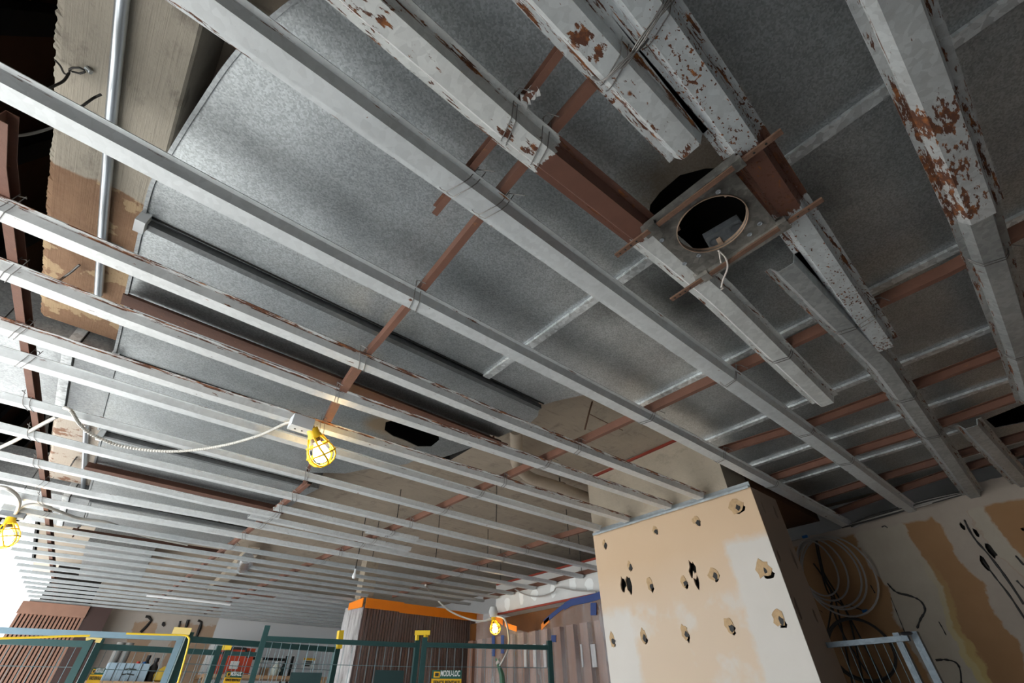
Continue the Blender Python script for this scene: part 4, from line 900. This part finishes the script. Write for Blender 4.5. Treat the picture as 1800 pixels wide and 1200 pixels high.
# ------------------------------------------------------------------ shop window under the bulkhead with plastic
sw = thing('window_1', 'warm brown shop front under the white bulkhead, hung with clear plastic', 'shop front', (4.0, 4.1, FZ), kind='structure')
MB().box((4.02, 2.3, FZ), (4.1, 5.5, 0.85)).build('backing', M['wood_warm'], sw)
for i in range(16):
    y = 2.5+i*0.19
    MB().box((3.96, y, FZ), (4.02, y+0.10, 0.66)).build('slat', M['slat'], sw)
for (xa, xb) in ((921, 926), (937, 943), (955, 961), (1020, 1026), (1038, 1050)):
    a, b = PX(xa, 1132, 3.95), PX(xb, 1172, 3.95)
    MB().box((3.945, min(a.y, b.y), b.z), (3.955, max(a.y, b.y), a.z)).build('pale_slit', M['white'], sw)
ps = thing('plastic_sheet', 'clear plastic sheet with blue and orange taped sagging top edge left of column', 'plastic sheet', (3.7, 3.9, 0.0))
crv = [(2.95, 0.82), (3.145, 0.80), (3.40, 0.80), (3.526, 0.77), (3.782, 0.677), (3.872, 0.626), (4.089, 0.615), (4.364, 0.69), (4.562, 0.80), (4.70, 0.86), (5.0, 0.88)]
def topz(y):
    for (a, b), (c, d) in zip(crv[:-1], crv[1:]):
        if a <= y <= c: return b+(d-b)*(y-a)/(c-a)
    return 0.8
crumple(2.95, 4.98, 0, 1, 70, 30, lambda u, v, d, a, b: Vector((3.74+d, u, FZ+(topz(u)-FZ)*b)), 0.03, 5, (12, 3)).build('sheet', M['poly_hazy'], ps, smooth=True)
def tape(pts, wd, mat, nm):
    q = [Vector((3.70, y, topz(y)+dz)) for y, dz in pts]
    vs = []; n = len(q)
    for p in q: vs += [p+Vector((0, 0, wd/2)), p-Vector((0, 0, wd/2)), p+Vector((.006, 0, -wd/2)), p+Vector((.006, 0, wd/2))]
    fs = [(i*4+k, i*4+(k+1) % 4, i*4+4+(k+1) % 4, i*4+4+k) for i in range(n-1) for k in range(4)]
    MB().add(vs, fs).build(nm, M[mat], ps)
tape([(3.0+i*0.1, 0.0) for i in range(6)], 0.06, 'blue', 'blue_tape')
tape([(3.5+i*0.06, 0.005) for i in range(6)], 0.04, 'blue', 'blue_tape')
tape([(3.72+i*0.04, -0.01) for i in range(4)], 0.05, 'orange', 'orange_tape')
tape([(4.22+i*0.05, 0.005) for i in range(5)], 0.05, 'orange', 'orange_tape')
tape([(4.46+i*0.06, 0.0) for i in range(5)], 0.06, 'orange', 'orange_tape')
for (x, y, hx, hy) in ((867, 1135, 2.5, 18), (883, 1132, 2.5, 16), (973, 1122, 4, 6), (1043, 1070, 5, 11)):
    a, b = PX(x-hx, y-hy, 3.69), PX(x+hx, y+hy, 3.69)
    MB().hexa([a, PX(x+hx, y-hy, 3.69), b, PX(x-hx, y+hy, 3.69)], [p+Vector((.006, 0, 0)) for p in (a, PX(x+hx, y-hy, 3.69), b, PX(x-hx, y+hy, 3.69))]).build('blue_tape', M['blue'], ps)
pg = thing('cord_connector', 'green cord connector hanging by the blue tape behind the fence', 'connector', PX(876, 1172, 3.45))
MB().tube([PX(878, 1160, 3.45), PX(874, 1166, 3.45)], 0.018, 8).build('plug', M['string'], pg)
MB().tube([PX(872, 1158, 3.45), PX(876, 1163, 3.45)], 0.012, 8).build('green_boot', M['green_p'], pg)
MB().tube([PX(876, 1168, 3.45), PX(882, 1185, 3.45), PX(884, 1210, 3.45)], [0.018, 0.026, 0.03], 8).build('wrap', M['green_p'], pg)

# ------------------------------------------------------------------ temporary fence
TOP = 0.40
def fence(label, a, b, mat='fence', posts=(True, True), rise=0.0, r=0.021, wires=True, second=None, mesh_dx=0.062):
    A, B = P(*a, TOP), P(*b, TOP)
    u = (B-A); u.z = 0; L = u.length; u.normalize()
    t = thing('temporary_fence', label, 'fence', Vector(((A.x+B.x)/2, (A.y+B.y)/2, FZ)), 'temporary fence panels')
    def sq(p, q, rr, nm): MB().sweep([p, q], [(-rr, -rr), (rr, -rr), (rr, rr), (-rr, rr)], up=Vector((0, 0, 1)) if abs((q-p).normalized().z) < .9 else u).build(nm, M[mat], t)
    z = (A.z+B.z)/2; A.z = B.z = z
    sq(A, B, r*0.85, 'top_rail')
    for k, e in zip(posts, (A, B)):
        if k: sq(Vector((e.x, e.y, FZ+0.02)), Vector((e.x, e.y, z+rise+r)), r, 'post')
    sq(Vector((A.x, A.y, FZ+0.15)), Vector((B.x, B.y, FZ+0.15)), r*0.85, 'bottom_rail')
    if wires:
        mb = MB(); n = int(L/mesh_dx)
        for i in range(1, n):
            p = A+u*(L*i/n); mb.tube([p, Vector((p.x, p.y, FZ+0.15))], 0.0018, 4)
        for k in range(8):
            zz = z-0.14-k*0.21; mb.tube([Vector((A.x, A.y, zz)), Vector((B.x, B.y, zz))], 0.0022, 4)
        mb.build('wire_mesh', M['mesh'], t, kind='stuff')
    return t, A, B, u
fA = fence('weathered pale blue fence panel at lower left, nearest the camera', (-60, 1105), (318, 1121), 'fence_blue', (False, True), r=0.019, wires=False)
fB = fence('dark green fence panel behind the pale blue rail at lower left', (-60, 1124), (155, 1132), 'fence', (False, True), 0.03, r=0.023)
fC = fence('dark green fence panel between the two paired posts at lower left', (172, 1136), (382, 1147), 'fence', (True, True), 0.03, r=0.022)
fD = fence('greyish green fence panel behind the white wall, ending at the yellow upright clip', (330, 1123), (592, 1142), 'fence', (True, True), 0.02, r=0.021)
fE = fence('dark green fence panel ending left of the yellow bridge clip', (464, 1122), (733, 1134), 'fence', (True, True), 0.06, r=0.018)
fF = fence('dark green fence panel with a yellow and green sign, ending by the plastic sheet', (746, 1133), (966, 1138), 'fence', (True, True), 0.03, r=0.019)
fG = fence('second thin green panel just behind the pale blue panel', (398, 1148), (450, 1150), 'fence', (True, False), 0.03, r=0.018)
# yellow clips that bridge paired posts
def on_ray(px, py, d): r = ray(px, py); return r*(d/math.hypot(r.x, r.y))
def clip_bars(label, d, bars, mat):
    t = thing('fence_clip', label, 'fence clip', on_ray(bars[0][0][0], bars[0][0][1], d), 'yellow fence clips')
    for a, b, wpx in bars:
        p, q = on_ray(*a, d), on_ray(*b, d); rr = wpx/FPX*d*0.50
        MB().sweep([p, q], [(-rr, -rr), (rr, -rr), (rr, rr), (-rr, rr)], up=Vector((0, 0, 1)) if abs((q-p).normalized().z) < .8 else Vector((1, 0, 0))).build('clip_bar', M[mat], t)
    return t
dE = math.hypot((fE[2]).x, (fE[2]).y)-0.03
clip_bars('yellow bridge clip over the paired posts in front of the brown slats', dE, [((729, 1112), (756, 1112), 5.5), ((733.5, 1114), (733, 1125), 4), ((749, 1114), (748, 1126), 5)], 'yellow')
dA = math.hypot(fA[2].x, fA[2].y)-0.02
clip_bars('pale yellow bridge clip on the posts at lower left', dA, [((304, 1108), (335, 1110), 7)], 'yellow_pale')
dB = math.hypot(fB[2].x, fB[2].y)-0.02
clip_bars('yellow corner clip joining the two green posts at lower left', dB, [((153, 1118), (180, 1120), 5), ((156, 1119), (155, 1125), 4), ((176, 1120), (171, 1129), 5)], 'yellow_pale')
dD = math.hypot(fD[2].x, fD[2].y)-0.02
clip_bars('upright yellow clip at the fence joint before the plastic-wrapped box', dD, [((599, 1108), (595, 1140), 7)], 'yellow')
dC = math.hypot(fC[2].x, fC[2].y)-0.02
clip_bars('orange-yellow clip on the posts in front of the red case', dC, [((391, 1137), (407, 1137), 6)], 'yellow')
cable('yellow cord along the fence top at lower left', [on_ray(-20, 1122, 4.3), on_ray(60, 1120, 4.3), on_ray(110, 1118, 4.3), on_ray(158, 1117, 4.3)], 0.006, 'yellow', 'cord', 'cord')
cable('yellow cord bending down beside the fence post at lower left', [on_ray(222, 1113, 4.2), on_ray(280, 1115, 4.2), on_ray(322, 1116, 4.2), on_ray(331, 1120, 4.2), on_ray(332, 1128, 4.2), on_ray(324, 1160, 4.2), on_ray(311, 1205, 4.2)], 0.0055, 'yellow', 'cord', 'cord')
# signs on the fence
def text(s_, size, mat, parent, Mx, wmax, nm='lettering', ex=0.001):
    cu = bpy.data.curves.new(nm, 'FONT'); cu.body = s_; cu.size = size; cu.align_x = 'LEFT'; cu.align_y = 'BOTTOM'; cu.extrude = ex; cu.offset = size*0.02
    cu.materials.append(M[mat]); o = bpy.data.objects.new(nm, cu); COL.objects.link(o); o.parent = parent
    bpy.context.view_layer.update()
    me = bpy.data.meshes.new_from_object(o.evaluated_get(bpy.context.evaluated_depsgraph_get()))
    bpy.data.objects.remove(o); o = bpy.data.objects.new(nm, me); COL.objects.link(o); o.parent = parent
    wd = max(v.co.x for v in me.vertices)
    for v in me.vertices: v.co.x *= wmax/wd
    loc = Mx.translation - parent.location; m = Mx.copy(); m.translation = loc; o.matrix_local = m
    return o
def sign(label, F, px0, px1, py0, py1, split, words, small, cat='sign'):
    t_, A, B, u = F
    nrm = Vector((-u.y, u.x, 0)); nrm = nrm if nrm.dot(Vector((0, 0, 0))-A) > 0 else -nrm
    def hit(px, py):
        r = ray(px, py); k = (A+nrm*0.035).dot(nrm)/r.dot(nrm); return r*k
    p0, p1 = hit(px0, py0), hit(px1, py1)
    q0 = hit(px0, py1)
    x0 = (p0-A).dot(u); x1 = (hit(px1, py0)-A).dot(u); z1 = p0.z; z0 = p1.z
    def pt(s_, z, d): v = A+u*s_+nrm*(0.03+d); return Vector((v.x, v.y, z))
    t = thing('fence_sign', label, cat, pt((x0+x1)/2, z0, 0), 'signs and boards on the fence')
    W = x1-x0; H = z1-z0
    def slab(a, b, c_, d_, dd, nm, mat): MB().hexa([pt(a, c_, dd), pt(b, c_, dd), pt(b, d_, dd), pt(a, d_, dd)], [pt(a, c_, dd+.004), pt(b, c_, dd+.004), pt(b, d_, dd+.004), pt(a, d_, dd+.004)]).build(nm, M[mat], t)
    zs = z1-H*split
    if words is None:
        slab(x0, x1, z0-0.25, z1, 0, 'board', 'board_green'); return t
    slab(x0, x1, zs, z1, 0, 'green_band', 'sign_green')
    slab(x0, x1, z0-0.04, zs, 0, 'yellow_band', 'sign_yellow')
    hb = z1-zs
    slab(x0+W*0.06, x0+W*0.26, zs+hb*0.14, zs+hb*0.80, 0.004, 'emblem', 'sign_yellow')
    slab(x0+W*0.10, x0+W*0.22, zs+hb*0.28, zs+hb*0.66, 0.006, 'emblem_block', 'ink')
    Mx = Matrix((( u.x, 0, nrm.x, 0), (u.y, 0, nrm.y, 0), (0, 1, 0, 0), (0, 0, 0, 1)))
    def tx(s_, size, mat, sx, z, wmax):
        m = Mx.copy(); m.translation = pt(sx, z, 0.0065); text(s_, size, mat, t, m, wmax)
    tx(words, hb*0.92, 'sign_white', x0+W*0.28, zs+hb*0.12, W*0.66)
    tx(small, (zs-z0)*0.75, 'ink', x0+W*0.06, zs-(zs-z0)*0.95, W*0.88)
    return t
sign('green and yellow fence company sign on the panel before the brown slats', fF, 760, 812, 1177, 1205, 0.56, 'MODU-LOC', 'FENCE RENTALS')
sign('small fence company sign in front of the red case', fD, 399, 428, 1179, 1199, 0.58, 'MODU-LOC', 'FENCE RENTALS')
sign('small fence company sign beside the pale blue case at lower left', fC, 164, 187, 1173, 1197, 0.52, 'MODU-LOC', 'FENCE RENTALS')
sign('blank dark green board on the fence before the white wall', fE, 512, 567, 1181, 1206, 1, None, '')
sign('blank dark green board on the fence before the brown slats', fE, 660, 711, 1177, 1206, 1, None, '')

# galvanised frame right of the column
gf = thing('metal_trestle', 'grey galvanised frame with two uprights before the right wall', 'frame', (2.9, 0.7, FZ))
g1, g2, g3 = P(1575, 1112, 0.26), P(1606, 1110, 0.26), P(1462, 1133, 0.235)
def sqb(p, q, rr, nm, root, mat='trestle'): MB().sweep([p, q], [(-rr, -rr*.8), (rr, -rr*.8), (rr, rr*.8), (-rr, rr*.8)], up=Vector((0, 0, 1)) if abs((Vector(q)-Vector(p)).normalized().z) < .9 else Vector((0, 1, 0))).build(nm, M[mat], root)
sqb(Vector((g1.x, g1.y, FZ)), g1, 0.016, 'upright', gf); sqb(Vector((g2.x, g2.y, FZ)), g2, 0.018, 'upright', gf)
r1 = P(1598, 1121, 0.235)
sqb(r1, g3+(g3-r1)*0.3, 0.014, 'rail', gf)
lo0, lo1 = Vector((r1.x, r1.y, 0.05)), Vector((g3.x, g3.y, 0.05)); sqb(lo0, lo1+(lo1-lo0)*0.3, 0.014, 'rail', gf)
wm = MB()
for k in range(1, 9):
    p = r1.lerp(g3, k/9); wm.tube([p, Vector((p.x, p.y, FZ+.3))], 0.0016, 4)
wm.build('wire_mesh', M['mesh'], gf, kind='stuff')
MB().lathe([(0.018, -0.006), (0.026, 0.0), (0.018, 0.006)], 10, P(1593, 1113, 0.25)).build('coupler', M['black'], gf)

# ------------------------------------------------------------------ shelves and things at the far wall
def shelf(label, xa, xb, z, y0=7.35, y1=7.9):
    t = thing('shelf_unit', label, 'shelf', ((xa+xb)/2, (y0+y1)/2, FZ))
    for zz in (z-0.035, z-0.75): MB().box((xa, y0, zz), (xb, y1, zz+0.035)).build('shelf_board', M['shelf'], t)
    for x in (xa+.03, xb-.03):
        for y in (y0+.03, y1-.03): MB().box((x-.025, y-.025, FZ), (x+.025, y+.025, z-0.035)).build('leg', M['shelf'], t)
    return t
ZA, ZB = 0.266, 0.352
shelf('wooden shelf at lower left holding the pale blue case', 0.36, 1.34, ZA)
shelf('wooden shelf in front of the white wall holding the red case', 1.50, 3.0, ZB)
case = thing('storage_case', 'pale blue ribbed case on the left wooden shelf', 'case', (0.745, 7.55, ZA))
MB().box((0.55, 7.46, ZA), (0.94, 7.66, ZA+0.165)).build('body', M['crate'], case)
for k in range(1, 5): MB().box((0.55+k*0.078-.003, 7.455, ZA+.002), (0.55+k*0.078+.003, 7.462, ZA+0.162)).build('groove', M['ink'], case)
for z_ in (0.105, 0.06): MB().sweep([(0.71, 7.452, ZA+z_), (0.75, 7.452, ZA+z_+.008), (0.82, 7.452, ZA+z_)], [(-.004, -.006), (.004, -.006), (.004, .006), (-.004, .006)]).build('scribble', M['ink'], case)
for x, lab in ((0.60, 'left'), (0.685, 'right')):
    solo(MB().lathe([(0.042, 0), (0.042, 0.375), (0.036, 0.375), (0.036, 0.05)], 16, (x, 7.78, ZA)), 'cardboard_tube', M['grey_tube'], 'grey tube standing behind the pale blue case, the '+lab+' one', 'tube')
def bottle(label, x, y, z, r, h, mat, capmat):
    t = thing('bottle', label, 'bottle', (x, y, z))
    MB().lathe([(r, 0), (r, h*0.62), (r*0.45, h*0.78), (r*0.4, h*0.86)], 14, (x, y, z)).build('body', M[mat], t)
    MB().lathe([(r*0.52, h*0.84), (r*0.52, h)], 12, (x, y, z)).build('cap', M[capmat], t)
bottle('red-capped bottle behind the pale blue case', 0.845, 7.75, ZA, 0.035, 0.20, 'white', 'redp')
bottle('blue-capped bottle behind the pale blue case', 0.905, 7.75, ZA, 0.035, 0.20, 'white', 'bluep')
bottle('dark bottle behind the blue-capped bottle', 0.94, 7.85, ZA, 0.04, 0.27, 'black', 'black')
bottle('dark grey bottle at the right end of the pale blue case', 1.0, 7.6, ZA, 0.045, 0.23, 'black', 'black')
bg_ = MB().lathe([(0.03, 0), (0.075, 0.02), (0.08, 0.07), (0.05, 0.12), (0.015, 0.15)], 12, (1.10, 7.55, ZA))
bg_.v = [(x+0.006*math.sin(40*z+9*x), y+0.006*math.cos(31*z+7*y), z) for x, y, z in bg_.v]
solo(bg_, 'yellow_bag', M['ybag'], 'crumpled yellow bag on the left shelf behind the fence post', 'bag')
bottle('blue container at the right end of the left shelf', 1.255, 7.55, ZA, 0.045, 0.125, 'bluep', 'bluep')
tc = thing('tool_case', 'red hard tool case with dark handle on the shelf by the white wall', 'tool case', (1.8, 7.6, ZB))
MB().box((1.60, 7.5, ZB), (2.03, 7.68, ZB+0.20)).build('body', M['case_red'], tc)
MB().box((1.59, 7.49, ZB+0.20), (2.04, 7.69, ZB+0.225)).build('seam', M['black'], tc)
MB().box((1.60, 7.5, ZB+0.225), (2.03, 7.68, ZB+0.28)).build('lid', M['case_red'], tc)
MB().tube([(1.72, 7.49, ZB+.235), (1.74, 7.47, ZB+.27), (1.90, 7.47, ZB+.27), (1.92, 7.49, ZB+.235)], 0.014, 8).build('handle', M['black'], tc)
for x in (1.68, 1.96): MB().box((x-.02, 7.485, ZB+.18), (x+.02, 7.5, ZB+.25)).build('latch', M['black'], tc)
MB().box((1.78, 7.494, ZB+.06), (1.88, 7.5, ZB+.14)).build('badge', M['white_board'], tc)
solo(MB().lathe([(0.03, 0), (0.036, 0.004), (0.036, 0.19), (0.012, 0.192)], 14, (2.13, 7.55, ZB)), 'paper_roll', M['sign_white'], 'white paper roll standing right of the red tool case', 'roll')
jg = thing('jug', 'milky white jug on the shelf right of the paper roll', 'jug', (2.36, 7.55, ZB))
MB().lathe([(0.045, 0), (0.05, 0.01), (0.05, 0.09), (0.022, 0.125), (0.02, 0.14)], 14, (2.36, 7.55, ZB)).build('body', M['jug'], jg)
MB().lathe([(0.022, 0.135), (0.022, 0.155)], 12, (2.36, 7.55, ZB)).build('cap', M['sign_white'], jg)
MB().tube([(2.40, 7.55, ZB+.03), (2.43, 7.55, ZB+.06), (2.41, 7.55, ZB+.10), (2.37, 7.55, ZB+.12)], 0.008, 8).build('handle', M['jug'], jg)
bottle('dark green bottle right of the milky jug', 2.47, 7.6, ZB, 0.035, 0.15, 'board_green', 'black')
solo(MB().box((2.22, 7.62, ZB), (2.30, 7.72, ZB+.10)), 'cardboard_box', M['shelf'], 'small cardboard box between the paper roll and the jug', 'box')
solo(MB().box((2.05, 7.95, ZB+0.195), (2.60, 7.98, ZB+0.225)), 'wall_rail', M['black'], 'black tool rail against the white wall', 'rail')
for x, lab in ((2.575, 'left'), (2.66, 'right')):
    solo(MB().box((x, 7.9, FZ), (x+.028, 7.93, ZB+.25)), 'dark_post', M['black'], 'dark upright post before the white wall, '+lab+' of the pair', 'post')
nt_ = thing('notice', 'white wall notice with a yellow heading on the white wall', 'notice', PY(544, 1164, 8.34))
a, b = PY(534, 1156, 8.345), PY(553, 1174, 8.345)
MB().box((a.x, 8.335, b.z), (b.x, 8.345, a.z)).build('paper', M['sign_white'], nt_)
MB().box((a.x, 8.330, a.z-(a.z-b.z)*.22), (b.x-.02, 8.335, a.z)).build('heading', M['sign_yellow'], nt_)
for k in range(3):
    z_ = a.z-(a.z-b.z)*(.38+.2*k); MB().box((a.x+.03, 8.331, z_-.008), (b.x-.05-.02*k, 8.335, z_+.008)).build('text_line', M['ink'], nt_)
lb = MB(); q = [PY(385, 1131, 7.95), PY(372, 1131, 7.95), PY(335, 1215, 7.95), PY(370, 1215, 7.95)]
lb.hexa(q, [p+Vector((0, .02, 0)) for p in q]); solo(lb, 'leaning_sheet', M['sign_white'], 'white panel leaning between the tan board and the red case', 'panel')

# ------------------------------------------------------------------ lift everything so that the floor is at z = 0
for o in list(S.objects):
    if o.parent is None: o.location.z += GZ
